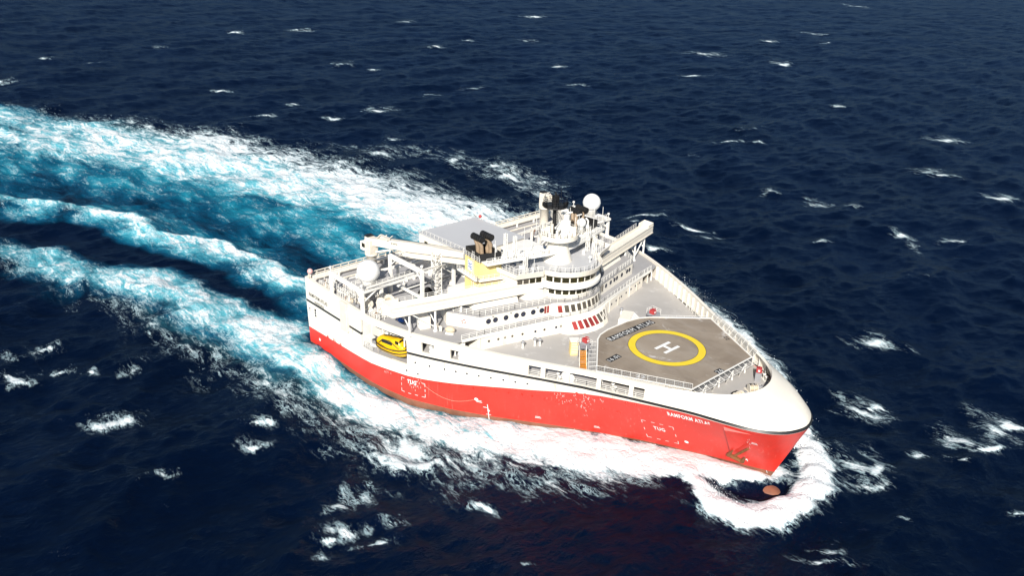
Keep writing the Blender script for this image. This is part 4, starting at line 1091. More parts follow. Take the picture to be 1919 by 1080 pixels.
# stern rails along the transom
m = MB()
for z, r_ in ((17.6, .13), (17.05, .1), (16.55, .1)): m.tube((4.6, -36.6, z), (4.6, 36.6, z), r_, 8)
for i in range(37): y = -36.4+i*2.02; m.beam((4.6, y, 15.6), (4.6, y, 17.6), .16)
m.build('stern_rail', CREAM, ship)
m = MB(); m.beam((6.4, -36.4, 17.0), (6.4, 36.4, 17.0), .35, .5)
for i in range(13): y = -36+i*6; m.box((6.4, y, 16.2), (.35, .35, 1.3))
m.build('stern_beam', WHITE_B, ship)
# ribs and pipe rails inside the bulwarks
for s in (-1, 1):
    for i in range(22):
        x = 47.5+i*2.02
        if s < 0 and any(a-.4 < x < b+.4 for a, b in OPEN_F+OPEN_A): continue
        h = half(x, 14)-.45; m = MB(); m.box((x, s*(h-.22), 14.1), (.10, .5, 3.2)); m.build('bulwark_rib', WHITE_B, ship)
    m = MB(); pts = [(x, s*(half(x, 13.5)-1.0), 12.45) for x in (61.5, 66, 71, 76, 81, 84)]
    m.rail(pts, 1.1, 1.7, .035); m.build('bulwark_rail', WHITE_B, ship)
    cap = MB(); pts = [(x, s*(half(x, 15.9)-.2), zlev(4, x)+.02) for x in (6, 14, 22, 29, 34, 40, 46, 52, 58, 64, 71, 76, 80, 84)]
    for a, b in zip(pts[:-1], pts[1:]): cap.beam(a, b, .7, .12)
    cap.build('bulwark_cap', WHITE, ship)
# ------------------------------------------------------------------ details on the hull
def hull_poly(pts, mat, name, parent=hull, off=.03, side=-1):
    vs = [hull_pt(x, z, off, side) for x, z in pts]
    return MB().add(vs, [tuple(range(len(vs)))]).build(name, mat, parent)
def hull_text(s, x0, z0, w, h, mat, name='name_lettering', slope=0.0, off=.04, thick=.02, spacing=1.15):
    vs, fs = fit_text(s, w, h, spacing, thick)
    vv = [hull_pt(x0+u, z0+v+slope*u, off) for u, v in vs]
    return MB().add(vv, fs).build(name, mat, hull)
hull_text('RAMFORM ATLAS', 84.9, 10.55, 7.0, 1.0, WMARK, slope=.02, thick=.04)
hull_text('RAMFORM ATLAS', 5.6, 12.75, 7.6, .85, BMARK)
hull_text('NASSAU', 7.9, 11.62, 3.8, .6, BMARK)
hull_text('TUG', 38.7, 4.75, 1.9, .85, WMARK, 'tug_lettering')
hull_text('TUG', 81.5, 5.5, 1.9, .9, WMARK, 'tug_lettering')
hull_text('4', 96.0, 2.9, .45, .8, WMARK, 'draught_mark')
hull_text('6', 53.9, 2.3, .4, .6, WMARK, 'draught_mark')
def seg(x0, z0, x1, z1, t=.09):
    n = max(1, int(abs(x1-x0)/1.0)); m = MB()
    for i in range(n):
        a = (x0+(x1-x0)*i/n, z0+(z1-z0)*i/n); b = (x0+(x1-x0)*(i+1)/n, z0+(z1-z0)*(i+1)/n)
        if abs(x1-x0) > abs(z1-z0): q = [(a[0], a[1]-t/2), (b[0], b[1]-t/2), (b[0], b[1]+t/2), (a[0], a[1]+t/2)]
        else: q = [(a[0]-t/2, a[1]), (a[0]+t/2, a[1]), (b[0]+t/2, b[1]), (b[0]-t/2, b[1])]
        m.add([hull_pt(x, z, .035) for x, z in q], [(0, 1, 2, 3) if (b[0]-a[0] >= 0 and (abs(x1-x0) > abs(z1-z0) or b[1] > a[1])) else (3, 2, 1, 0)])
    return m
def corner_marks(x0, x1, z0, z1):
    m = MB()
    for mm in (seg(x0, z1, x0+.7, z1), seg(x0, z1-.7, x0, z1), seg(x1-.7, z1, x1, z1), seg(x1, z1-.7, x1, z1), seg(x0, z0, x0+.7, z0), seg(x0, z0, x0, z0+.7), seg(x1-.7, z0, x1, z0), seg(x1, z0, x1, z0+.7),
               seg(x0+1.6, z1, x0+2.2, z1), seg(x0+3.0, z1, x0+3.6, z1), seg(x0+1.6, z0, x0+2.2, z0), seg(x0+3.0, z0, x0+3.6, z0), seg(x0, (z0+z1)/2-.3, x0, (z0+z1)/2+.3), seg(x1, (z0+z1)/2-.3, x1, (z0+z1)/2+.3)):
        m.add(mm.v, mm.f)
    return m.build('tug_mark', WMARK, hull)
corner_marks(37.3, 42.4, 2.5, 5.6); corner_marks(79.8, 85.0, 2.8, 7.4)
m = MB()
for mm in (seg(54.0, .2, 54.0, 4.0, .12), seg(53.6, 1.6, 54.4, 1.6, .1), seg(53.2, 3.2, 53.9, 3.2, .12), seg(99.2, .9, 99.2, 1.7, .1)): m.add(mm.v, mm.f)
m.build('load_line', WMARK, hull)
for x, z in ((62.1, 2.6), (71.6, 2.6), (52.6, 4.2), (98.5, 8.8)):
    m = MB()
    for mm in (seg(x-.5, z, x+.5, z, .12), seg(x-.4, z+.3, x+.4, z+.3, .12)): m.add(mm.v, mm.f)
    m.build('thruster_mark', WMARK, hull)
for x, z in ((9.0, 3.2), (52.1, 4.7), (86.5, 3.9)):
    c = [(x+.35*math.cos(t), z+.35*math.sin(t)) for t in np.linspace(0, 2*math.pi, 13)[:-1]]; hull_poly(c, WMARK, 'round_mark')
def hull_disc(x, z, r, mat, name, depth=.1, side=-1, n=12, cone=None):
    p = hull_pt(x, z, 0, side); q = hull_pt(x, z, 1, side); d = (q-p).normalized()
    m = MB(); m.tube(p-d*.05, p+d*depth, r, n, cone); return m.build(name, mat, hull)
for x, z in ((40.5, 9.8), (43.5, 9.9), (46.5, 10.05), (48.7, 10.15), (50.8, 10.25), (53.0, 10.35), (55.2, 10.5), (57.4, 10.6), (59.5, 10.7), (61.6, 10.85), (38.6, 7.5), (41.0, 7.4)):
    hull_disc(x, z, .2, PORTG, 'porthole', .05)
for i, (x, z) in enumerate(((45.3, 6.6), (47.3, 6.8), (49.5, 7.0), (51.7, 7.2), (53.7, 7.4), (55.8, 7.5), (57.9, 7.6), (60.2, 7.8), (61.9, 7.9), (64.3, 7.8), (66.3, 7.9), (68.2, 7.8), (70.8, 7.9), (73.5, 8.0), (76.2, 8.0))):
    h_ = hull_disc(x, z, .22 if i < 9 else .55, RED, 'overboard_hood', .22 if i < 9 else .16, n=14, cone=.12 if i < 9 else .3)
for x, z in ((69.8, 10.9), (71.2, 11.0), (73.7, 11.1), (75.8, 11.2), (78.2, 11.3), (79.7, 11.35), (82.1, 11.4)): hull_disc(x, z, .26, RED, 'overboard_hood', .24, cone=.14)
MB().box((20.4, -37.5, 13.2), (2.5, .7, 6.4)).build('fender_column', CREAM, hull, bevel=.08)
for x, z0, z1 in ((8.0, 8.4, 10.2), (5.6, 9.0, 9.7)):
    m = MB(); m.box((x, -37.22, (z0+z1)/2), (.85, .06, z1-z0)); m.build('fairlead_dark_panel', SOOT, hull)  # black panel stands for the shade inside the hole; hull plating is uncut
    m = MB(); m.box((x-.5, -37.26, (z0+z1)/2), (.14, .14, z1-z0+.3)); m.box((x+.5, -37.26, (z0+z1)/2), (.14, .14, z1-z0+.3))
    for q in range(1, 3): m.box((x, -37.26, z0+(z1-z0)*q/3), (.9, .1, .1))
    m.build('fairlead_frame', WHITE_B, hull)
# anchor pocket and anchor
def bol(pts): return [hull_pt(x, z, o) for x, z, o in pts]
v_ = bol([(94.2, 11.6, .02), (93.9, 5.2, .02), (98.6, 11.4, .02), (94.4, 11.4, .55), (94.2, 5.4, .75), (96.3, 7.6, .3)])
MB().add(v_, [(0, 1, 4, 3), (3, 4, 5), (3, 5, 2), (0, 3, 2), (4, 1, 5), (5, 1, 2)]).build('anchor_bolster', RED, hull)
anch = empty('anchor', tuple(hull_pt(95.0, 5.0, .55)))
tag(anch, 'rusty brown anchor stowed against the red bow plating', 'anchor')
A0 = hull_pt(95.0, 5.0, .55)
m = MB(); m.beam(hull_pt(94.6, 4.5, .75)-A0, hull_pt(97.4, 7.6, .45)-A0, .32, .38); m.build('shank', RUST, anch)
m = MB(); m.beam(hull_pt(93.6, 4.6, .7)-A0, hull_pt(95.9, 3.6, .8)-A0, .55, .5); m.build('crown', RUST, anch)
for a, b in (((93.7, 4.6), (94.9, 6.6)), ((95.8, 3.7), (96.6, 5.5))):
    m = MB(); p, q = hull_pt(a[0], a[1], .85)-A0, hull_pt(b[0], b[1], .9)-A0; m.tube(p, q, .42, 6, .08); m.build('fluke', RUST, anch)
# forefoot bulb, awash in the hollow of the bow wave
m = MB(); m.ball((100.2, -2.0, -1.75), 1.7, 26, 16, .78, 1.75, 1.25); m.build('bulbous_bow', BROWN, ship)
# mooring rope hanging in a bight along the red side
m = MB(); pts = []
for i in range(21):
    t = i/20; x = 41.5+10.6*t; z = 5.9-1.1*t-2.0*math.sin(math.pi*t)**.9; pts.append(hull_pt(x, z, .06))
m.path(pts, .022, 5); m.build('rope', ROPE, hull)

# scraped paint on the red side, where fenders and boats have rubbed
rs = random.Random(11); m = MB()
for x0, z0, n, dx, dz in ((66.8, 8.6, 26, 1.0, 2.4), (70.6, 8.8, 40, 1.5, 3.0), (40.6, 4.6, 24, 1.6, 1.4), (39.6, 6.2, 10, 1.8, .3), (73.4, 10.2, 14, 2.0, .7), (97.6, 9.5, 12, .5, 2.6), (33.6, 5.2, 8, 1.2, .5)):
    for _ in range(n):
        x = x0+rs.gauss(0, dx*.5); z = z0+rs.gauss(0, dz*.5); w = rs.uniform(.03, .11); h = rs.uniform(.08, .55)
        if z+h > red_top(x)-.05 or z < .8: continue
        m.add([hull_pt(x+a, z+b, .03) for a, b in ((0, 0), (w, .02), (w*.8, h), (-w*.2, h*.9))], [(0, 1, 2, 3)])
m.build('scraped_paint', paint('scraped_pale_paint', (.78, .5, .46), .6, .1), hull)
m = MB()
for x0, n in ((12.5, 9), (15.2, 7), (17.4, 8)):      # ragged red primer edge aft
    for _ in range(n):
        x = x0+rs.uniform(-.5, .5); z = red_top(x); h = rs.uniform(.15, .8); m.add([hull_pt(x+a, z+b, .03) for a, b in ((0, -.1), (.16, -.1), (.12, h), (.05, h))], [(0, 1, 2, 3)])
m.build('primer_patch', RED, hull)
m = MB()
for x0 in (22.8, 31.0, 39.6, 46.4, 51.6, 58.6, 66.4, 76.2, 83.0, 88.2):      # thin rust runs below deck drains
    for _ in range(3):
        x = x0+rs.uniform(-.25, .25); zt = zlev(1, x)-.05; h = rs.uniform(.8, 2.4); zt += .0
        zb = max(zt-h, red_top(x)+.1)
        if zb > zt-.2: continue
        m.add([hull_pt(x+a, z, .028) for a, z in ((0, zt), (.02, zb), (.05, zb), (.09, zt))], [(0, 1, 2, 3)])
m.build('rust_run', paint('pale_rust_stain', (.66, .52, .38), .7, .15), hull)
# busier working deck aft: pipe runs, fittings, struts, floodlights and rigging
for i, (a, b) in enumerate((((8.0, -33.0, 15.75), (8.0, 30.0, 15.75)), ((9.1, -33, 15.75), (9.1, -10, 15.75)), ((12.2, -34.6, 15.8), (25, -34.6, 15.8)), ((21.6, -24.5, 15.8), (21.6, -9, 15.8)), ((30.4, -31.0, 15.8), (30.4, -22, 15.8)), ((11.5, 12, 15.8), (11.5, 32, 15.8)), ((20, 10, 15.8), (30, 24, 15.8)))):
    MB().tube(a, b, .14 if i % 2 else .2, 8).build('pipe_run', WHITE_B if i % 2 else CREAM, updeck)
for i in range(64):
    q = rs.random()
    if i < 26: x, y = rs.uniform(7.5, 26), -rs.uniform(33.0, 36.0)
    elif i < 44: x, y = rs.uniform(7.5, 31), -rs.uniform(10, 32)
    else: x, y = rs.uniform(8, 30), rs.uniform(10.5, 34)
    if 12.3 < x < 15.7 and 24 < abs(y) < 28.5: continue
    s1, s2, s3 = rs.uniform(.25, .9), rs.uniform(.25, .9), rs.uniform(.25, 1.1)
    m = MB(); m.box((x, y, 15.6+s3/2), (s1, s2, s3), rs.random()*3); m.tube((x, y, 15.6+s3), (x, y, 15.6+s3+rs.uniform(.15, .8)), rs.uniform(.05, .16), 8)
    m.build('deck_fitting', rs.choice((WHITE_B, CREAM, WHITE_B, STEEL, RUST)), updeck)
for s in (-1, 1):
    for a, b in (((14.4, 36.4, 18.6), (17.0, 36.5, 20.5)), ((26.2, 36.6, 18.4), (23.6, 36.7, 20.5)), ((20.4, 25.8, 21.6), (22.8, 25.8, 23.8)), ((31.7, 25.9, 21.6), (29.4, 25.9, 23.8)), ((25.8, 13.4, 18.6), (26.1, 16.4, 20.6)), ((26.4, 36.4, 18.4), (26.8, 33.4, 20.6)), ((31.6, 25.6, 24.1), (25.9, 13.0, 21.0))):
        MB().beam((a[0], s*a[1], a[2]), (b[0], s*b[1], b[2]), .22).build('gantry_strut', WHITE_B, updeck)
    for x, y, z in ((14.4, 36.6, 21.1), (26.4, 36.8, 21.0), (20.4, 25.8, 24.1), (31.7, 25.9, 24.1), (25.8, 13.0, 20.9)):
        m = MB(); m.tube((x, s*y, z), (x, s*y, z+.9), .07, 6); m.box((x, s*y, z+1.0), (.5, .6, .35), .6); m.build('floodlight', WHITE_B, updeck)
    m = MB()
    for a, b in (((14.4, 36.6, 21.1), (20.4, 25.8, 24.1)), ((26.4, 36.8, 21.0), (31.7, 25.9, 24.1)), ((20.4, 25.8, 24.1), (25.8, 13.0, 20.9))): m.tube((a[0], s*a[1], a[2]), (b[0], s*b[1], b[2]), .05, 5)
    m.build('rigging_wire', STEEL, updeck)
# more on the mast platform, the catwalk and the bridge roof
for x, y, z, a, b, h in ((42.0, 2.6, 29.65, .9, 1.1, 1.5), (41.6, -2.2, 29.65, .8, .8, 1.1), (43.0, 3.2, 29.65, .6, .6, 2.2), (46.9, .2, 29.65, .7, .9, 1.0), (44.6, -3.0, 29.65, .8, .6, 1.3), (46.4, 2.6, 29.65, .6, .6, 1.9), (43.6, -1.4, 29.65, .5, .5, 2.6)):
    m = MB(); m.box((x, y, z+h/2), (a, b, h), x); m.tube((x, y, z+h), (x, y, z+h+.8), .08, 6); m.build('mast_equipment', WHITE_B if h < 1.6 else CREAM, mast)
for x, y, z, h in ((41.0, -3.3, 29.7, 4.2), (45.8, 3.3, 29.7, 3.6), (47.4, -1.6, 29.7, 2.8), (43.6, 3.9, 29.7, 5.0)): MB().beam((x, y, z), (x, y, z+h), .08).build('whip_aerial', WHITE_B, mast)
for x, y, r_ in ((43.2, -11.8, .42), (49.6, 4.4, .36), (46.6, -9.4, .3), (40.8, 12.6, .5), (44.0, 6.8, .34)):
    z = 24.2 if x > 44.5 else 26.7
    m = MB(); m.tube((x, y, z), (x, y, z+.8), .1, 8); m.ball((x, y, z+.8+r_*.8), r_, 16, 10); m.build('antenna_dome', WMARK, bridge)
for i in range(26):
    x, y = rs.uniform(39.2, 46.0), rs.uniform(-12.5, 12.5)
    if math.hypot(x-44.3, y) < 3.6: continue
    a, h = rs.uniform(.25, .8), rs.uniform(.3, 1.2)
    m = MB(); m.box((x, y, 24.22+h/2), (a, a*rs.uniform(.6, 1.3), h), rs.random()); m.tube((x, y, 24.2+h), (x, y, 24.2+h+.4), .06, 6); m.build('roof_fitting', WHITE_B if i % 4 else STEEL, bridge)
# doors, lamps and pipes on the white fronts
for y in (-19.2, -6.95, 13.0, 22.4):
    p, n = front_pt(L1F, y, 13.55); m = MB(); m.box(p, (.12, .85, 2.0), math.atan2(n.y, n.x)); d = m.build('door', CREAM, l1); m = MB(); m.tube(p+n*.06+Vector((0, 0, .5)), p+n*.09+Vector((0, 0, .5)), .2, 12); m.build('porthole', GLASS2, d)
for y in (-20.2, -16.3, -10.4, 13.4, 19.2):
    p, n = front_pt(L2F, y, 18.0); m = MB(); m.box(p+n*.1, (.3, .3, .2), math.atan2(n.y, n.x)); m.build('deck_lamp', STEEL, l2)
for y in (-24.6, -14.0, 8.2, 18.0):
    p, n = front_pt(L1F, y, 12.5); m = MB(); m.tube(p+n*.14, p+n*.14+Vector((0, 0, 2.7)), .07, 6); m.build('drain_pipe', WHITE_B, l1)
# ------------------------------------------------------------------ cranes, radomes, boats and deck gear
def make_crane(s, label):
    t = tag(empty('deck_crane', (14.0, s*26.2, 15.6)), label, 'crane')
    m = MB().lathe([(0, 0), (1.35, 0), (1.15, .4), (1.1, 6.6), (1.4, 6.7), (1.4, 7.0), (0, 7.0)], (0, 0, 0), 24); m.build('pedestal', CREAM, t)
    h = MB(); h.box((0, 0, 8.6), (2.0, 2.2, 3.2)); h.box((-.4, 0, 10.4), (1.5, 1.8, .7)); house = h.build('slewing_house', CREAM, t, bevel=.12)
    MB().box((-.7, 0, 10.9), (1.2, 1.6, .25)).build('roof_cap', SOOT, house)
    c = MB(); c.box((-1.5, s*.9, 8.6), (1.2, 1.0, 1.9)); cab = c.build('cab', WHITE_B, t)
    MB().box((-1.0, s*1.42, 8.9), (.9, .06, .9)).build('window', GLASS, cab)
    A = Vector((.3, 0, 9.9)); B = Vector((18.4, -s*11.3, 9.5)); d = (B-A).normalized()
    j = MB(); mid = A.lerp(B, .42)
    def taper(a, b, w0, h0, w1, h1):
        side = d.cross(Vector((0, 0, 1))).normalized(); up = side.cross(d)
        vs = [p+side*(sx_*w/2)+up*(sz*hh/2) for p, w, hh in ((a, w0, h0), (b, w1, h1)) for sx_, sz in ((-1, -1), (1, -1), (1, 1), (-1, 1))]
        j.add(vs, [(3, 2, 1, 0), (4, 5, 6, 7), (0, 1, 5, 4), (1, 2, 6, 5), (2, 3, 7, 6), (3, 0, 4, 7)])
    taper(A-d*1.2, mid, 1.3, 1.5, 1.2, 2.1); taper(mid, B, 1.2, 2.1, 1.0, 1.2)
    jib = j.build('main_jib', CREAM, t)
    k = MB(); k.tube(B+Vector((.1, -.7, .2)), B+Vector((.1, .7, .2)), .75, 14); k.tube(B+Vector((0, -.5, -.8)), B+Vector((0, .5, -.8)), .45, 12); k.build('knuckle', STEEL, jib)
    f = MB(); C = B+Vector((.5, -s*.2, -1.5)); D = A.lerp(B, .36)+Vector((0, 0, -1.9)); f.beam(C, D, .9, 1.05); f.beam(D, D-d*.6+Vector((0, 0, -.2)), .5, .6)
    f.build('folding_jib', CREAM, t)
    r = MB(); r.tube((1.0, -s*.6, 7.4), A.lerp(B, .27)+Vector((0, 0, -.9)), .2, 10); r.build('luffing_ram', WHITE_B, t)
    w = MB(); e0 = A.lerp(B, .12)+Vector((0, 0, 1.1)); w.path([A+Vector((-.6, 0, 1.2)), e0+Vector((0, 0, .3)), B+Vector((-1, 0, .9))], .05, 5); w.build('hoist_wire', SOOT, jib)
    b = MB(); 
    for q in (.08, .14, .20): p = A.lerp(B, q)+Vector((0, 0, 1.0)); b.beam(p+Vector((0, -.6, 0)), p+Vector((0, .6, .6)), .16)
    b.box(A.lerp(B, .14)+Vector((0, 0, 1.2)), (3.0, .8, .5)); b.build('hoist_winch', CREAM, jib)
    l = MB()
    for q in (-.3, .3): l.beam((-1.25, q, .2), (-1.25, q, 10), .08)
    for z in np.arange(.6, 10, .5): l.beam((-1.25, -.3, float(z)), (-1.25, .3, float(z)), .06)
    for z in (2, 4, 6, 8): l.torus((-1.35, 0, z), .5, .035, 10, 4)
    l.build('ladder', WHITE_B, t)
    if s < 0:
        vs, fs = fit_text('SWL', 1.5, .45, 1.1, .02); o = A.lerp(B, .22); n = Vector((d.y, -d.x, 0)).normalized()*.64
        dd = Vector((d.x, d.y, d.z))
        MB().add([o+n+dd*u+Vector((0, 0, v+.1)) for u, v in vs], fs).build('lettering', BMARK, jib)
    return t
make_crane(-1, 'cream knuckle-boom crane with folded jib behind the nearer white radome')
make_crane(1, 'cream knuckle-boom crane on the far side, partly hidden by the black mast')
def make_radome(loc, r, ped, label):
    t = tag(empty('radome', loc), label, 'radome')
    m = MB(); m.ball((0, 0, ped+r*.92), r, 32, 20); d = m.build('dome', WMARK, t)
    m = MB(); m.torus((0, 0, ped+r*.92), r*1.0, .03, 32, 6); m.build('seam', WHITE_B, d)
    m = MB(); m.lathe([(0, 0), (r*.62, 0), (r*.55, ped+.1), (r*.62, ped+.2), (0, ped+.2)], (0, 0, 0), 18); m.build('pedestal', WHITE_B, t)
    return t
make_radome((23.4, -33.2, 20.7), 2.35, .35, 'large white radome beside the crane column on the aft gantry')
make_radome((23.2, 33.7, 20.7), 2.25, 2.0, 'large white radome behind the far funnel pipes, standing out against the sea')
MB().box((23.2, 33.7, 20.66), (4.6, 5.0, .14)).build('radome_platform', DECK, ship)
make_radome((41.0, 10.5, 26.7), 1.05, 1.6, 'small white satellite dome on a post between mast and far funnel')
# enclosed lifeboat in its recess
def make_lifeboat(side, label):
    s = side; ang = math.atan2(-s*(half(37, 12)-half(32, 12)), 5.0)*-1
    a = math.atan2(s*(half(37, 12)-half(31, 12)), 6.0)
    t = tag(empty('lifeboat', (34.3, s*35.3, 9.55), a), label, 'lifeboat')
    L = 3.7
    st = [(-1, .15, .5), (-.93, .75, .2), (-.75, 1.12, .06), (-.4, 1.32, 0), (0, 1.36, 0), (.4, 1.3, 0), (.72, 1.02, .08), (.9, .6, .26), (1, .1, .62)]
    def loft(secs, close=True):
        m = MB(); n = len(secs[0]); vs = [p for q in secs for p in q]; fs = []
        for i in range(len(secs)-1):
            for k in range(n-1): fs.append((i*n+k, (i+1)*n+k, (i+1)*n+k+1, i*n+k+1))
        fs.append(tuple(range(n-1, -1, -1))); fs.append(tuple((len(secs)-1)*n+k for k in range(n)))
        m.add(vs, fs, True); return m
    secs = []
    for x, w, k in st:
        zt = 1.45+.25*x*x
        secs.append([(x*L, -w, zt), (x*L, -w*.97, .9+k*.3), (x*L, -w*.72, .35+k), (x*L, 0, .05+k*1.1), (x*L, w*.72, .35+k), (x*L, w*.97, .9+k*.3), (x*L, w, zt)])
    h = loft(secs).build('hull', LBOAT, t)
    cs = []
    for x, w, hh in ((-.95, .45, .1), (-.86, .85, .62), (-.7, 1.05, 1.0), (-.3, 1.14, 1.22), (.1, 1.16, 1.35), (.42, 1.12, 1.55), (.62, .98, 1.45), (.78, .75, .7), (.93, .35, .1)):
        zt = 1.44+.25*x*x
        cs.append([(x*L, -w, zt), (x*L, -w*.93, zt+hh*.55), (x*L, -w*.6, zt+hh*.95), (x*L, 0, zt+hh), (x*L, w*.6, zt+hh*.95), (x*L, w*.93, zt+hh*.55), (x*L, w, zt)])
    can = loft(cs).build('canopy', LBOAT, t)
    for z0, k in ((1.38, 1.03), (.85, 1.0)):
        m = MB()
        for q in (-1, 1):
            pts = [(x*L*1.005, q*(w*k+.05), z0+.25*x*x) for x, w, kk in st]
            m.path(pts, .085, 6)
        m.build('fender', RUBBER, h)
    for q in (-1, 1):
        m = MB(); m.box((-.3, q*1.10, 2.25), (2.6, .1, .5)); m.build('side_window', RUBBER, can, bevel=.04)
        m = MB(); m.path([(-2.3, q*1.22, 1.75), (-1.2, q*1.24, 2.62), (.5, q*1.24, 2.72), (1.9, q*1.2, 2.2), (2.5, q*1.0, 1.8)], .06, 5); m.build('grab_line', RUBBER, can)
    m = MB(); m.box((2.45, 0, 2.75), (.12, 1.3, .55)); m.box((2.1, 1.02, 2.75), (.7, .1, .5)); m.box((2.1, -1.02, 2.75), (.7, .1, .5)); m.build('wheelhouse_window', GLASS, can)
    m = MB(); m.path([(-2.6, 0, 2.35), (-1.0, 0, 2.95), (1.0, 0, 3.25), (2.2, 0, 3.2)], .07, 6); m.build('roof_rail', RUBBER, can)
    return t
lb_ = make_lifeboat(-1, 'yellow enclosed lifeboat with black windows hanging in the recess of the white side')
lb_.scale = (1.06, 1.14, 1.3)
for s in (-1, 1):
    for x in (29.8, 38.2):
        m = MB(); y = half(x, 12)-.1
        m.beam((x, s*(y-2.6), 14.6), (x, s*(y+.15), 14.2), .35, .45); m.beam((x, s*(y-2.6), 8.6), (x, s*(y-2.6), 14.7), .4, .4); m.beam((x, s*(y+.1), 14.2), (x, s*(y+.1), 12.6), .2)
        m.build('boat_davit', WHITE_B, ship)
    MB().box((28.0, s*36.3, 11.2), (1.9, 1.2, .25)).build('embarkation_platform', WHITE_B, ship)
    m = MB(); m.rail([(26.3, s*36.9, 8.62), (29.4, s*36.9, 8.62)], 1.1, .8, .03); m.build('embarkation_rail', WHITE_B, ship)
t = tag(empty('boat_winch', (27.6, -34.8, 8.62)), 'grey boat winch beside the stern of the yellow lifeboat', 'winch')
m = MB(); m.tube((0, -.7, .9), (0, .7, .9), .5, 14); m.build('drum', STEEL, t); m = MB(); m.box((0, 0, .25), (1.6, 1.8, .5)); m.build('base', WHITE_B, t); m = MB(); m.box((-.9, .2, 1.1), (.6, .7, 1.2)); m.build('motor', STEEL, t, bevel=.06)
# liferaft canisters seen through the openings in the side
def raft(loc, rz, label, group):
    t = tag(empty('liferaft', loc, rz), label, 'liferaft', group)
    m = MB(); m.tube((-.8, 0, .75), (.8, 0, .75), .48, 18); c = m.build('canister', WMARK, t)
    m = MB()
    for q in (-.45, 0, .45): m.tube((q-.03, 0, .75), (q+.03, 0, .75), .5, 18)
    m.build('strap', STEEL, c)
    m = MB(); m.box((-.5, 0, .2), (.15, .9, .4)); m.box((.5, 0, .2), (.15, .9, .4)); m.build('cradle', WHITE_B, t)
raft((43.3, -32.35, 12.45), R(-27), 'white liferaft canister in the side opening next to the lifeboat', 'liferaft canisters in the side openings')
raft((48.9, -29.75, 12.45), R(-29), 'white liferaft canister in the lone side opening further forward', 'liferaft canisters in the side openings')
raft((48.9, -29.75, 13.5), R(-29), 'white liferaft canister stacked on another in the forward side opening', 'liferaft canisters in the side openings')
# cable reels on the starboard quarter
def reel(loc, rz, r, w, label, mat=CREAM):
    t = tag(empty('cable_reel', loc, rz), label, 'reel', 'cable reels on the stern deck')
    m = MB(); m.tube((0, -w/2, r+.25), (0, w/2, r+.25), r*.6, 24); d = m.build('drum', ROPE, t)
    for q in (-1, 1):
        m = MB(); m.tube((0, q*w/2-.07, r+.25), (0, q*w/2+.07, r+.25), r, 28); m.tube((0, q*(w/2+.05), r+.25), (0, q*(w/2+.22), r+.25), r*.25, 12); m.build('flange', mat, d)
    m = MB()
    for q in (-1, 1): m.beam((-r*.8, q*(w/2+.25), 0), (0, q*(w/2+.25), r+.25), .16); m.beam((r*.8, q*(w/2+.25), 0), (0, q*(w/2+.25), r+.25), .16)
    m.box((0, 0, .08), (r*1.8, w+.8, .16)); m.build('stand', WHITE_B, t)
    return t
reel((28.6, -32.6, 15.6), R(8), 1.75, 2.2, 'big cream cable reel at the near end of the bridge wing')
reel((24.6, -34.6, 15.6), R(80), 1.05, 1.5, 'small cable reel between the gantry posts at the near rail')
reel((18.8, -30.4, 15.6), R(20), 1.2, 1.7, 'cable reel under the gantry walkway, inboard of the pipe racks')
reel((21.5, 21.5, 15.6), R(-10), 1.3, 2.0, 'cable reel on the far side of the stern deck', WHITE_B)
# pipe racks with hoses along the near rail
def rack(loc, L, n, h, label, seed):
    rr = random.Random(seed); t = tag(empty('pipe_rack', loc), label, 'rack', 'pipe racks along the stern rail')
    m = MB()
    for i in range(n):
        x = L*i/(n-1)
        for y in (0, 1.3): hh = h*(.7+.5*rr.random()); m.beam((x, y, 0), (x+rr.uniform(-.15, .15), y, hh), .09)
        m.beam((x, 0, h*.55), (x, 1.3, h*.55), .07)
    for z in (.5, h*.6, h*.85): m.beam((0, 0, z), (L, 0, z), .07); m.beam((0, 1.3, z), (L, 1.3, z), .07)
    m.build('frame', WHITE_B, t)
    for k in range(3):
        m = MB(); x = rr.uniform(.5, L-.5); m.torus((x, .65, .5+.1*k), .45, .11, 18, 6, 'y' if k % 2 else 'x'); m.torus((x+.15, .65, .55), .36, .1, 16, 6, 'y' if k % 2 else 'x')
        m.build('hose_coil', [RUST, ROPE, STEEL][k], t)
    for k in range(2):
        m = MB(); x = rr.uniform(.5, L-1); m.box((x, .6, .35), (.8, .6, .7), rr.random()); m.box((x, .6, .8), (.4, .4, .3)); m.build('valve_block', CREAM if k else STEEL, t)
    return t
rack((8.2, -36.0, 15.6), 4.6, 6, 1.7, 'low pipe rack with hoses in the near stern corner', 1)
rack((15.6, -36.1, 15.6), 5.0, 8, 2.9, 'tall rack of white stanchions between the two outer gantry posts', 2)
rack((16.6, -33.4, 15.6), 5.5, 9, 3.3, 'tallest rack of stanchions, one row inboard of the outer posts', 3)
rack((27.6, -36.0, 15.6), 3.4, 5, 1.5, 'low rack of pipes forward of the outer gantry, by the near rail', 4)
rack((21.6, -31.0, 15.6), 3.0, 5, 2.1, 'short rack of stanchions beneath the radome platform', 5)
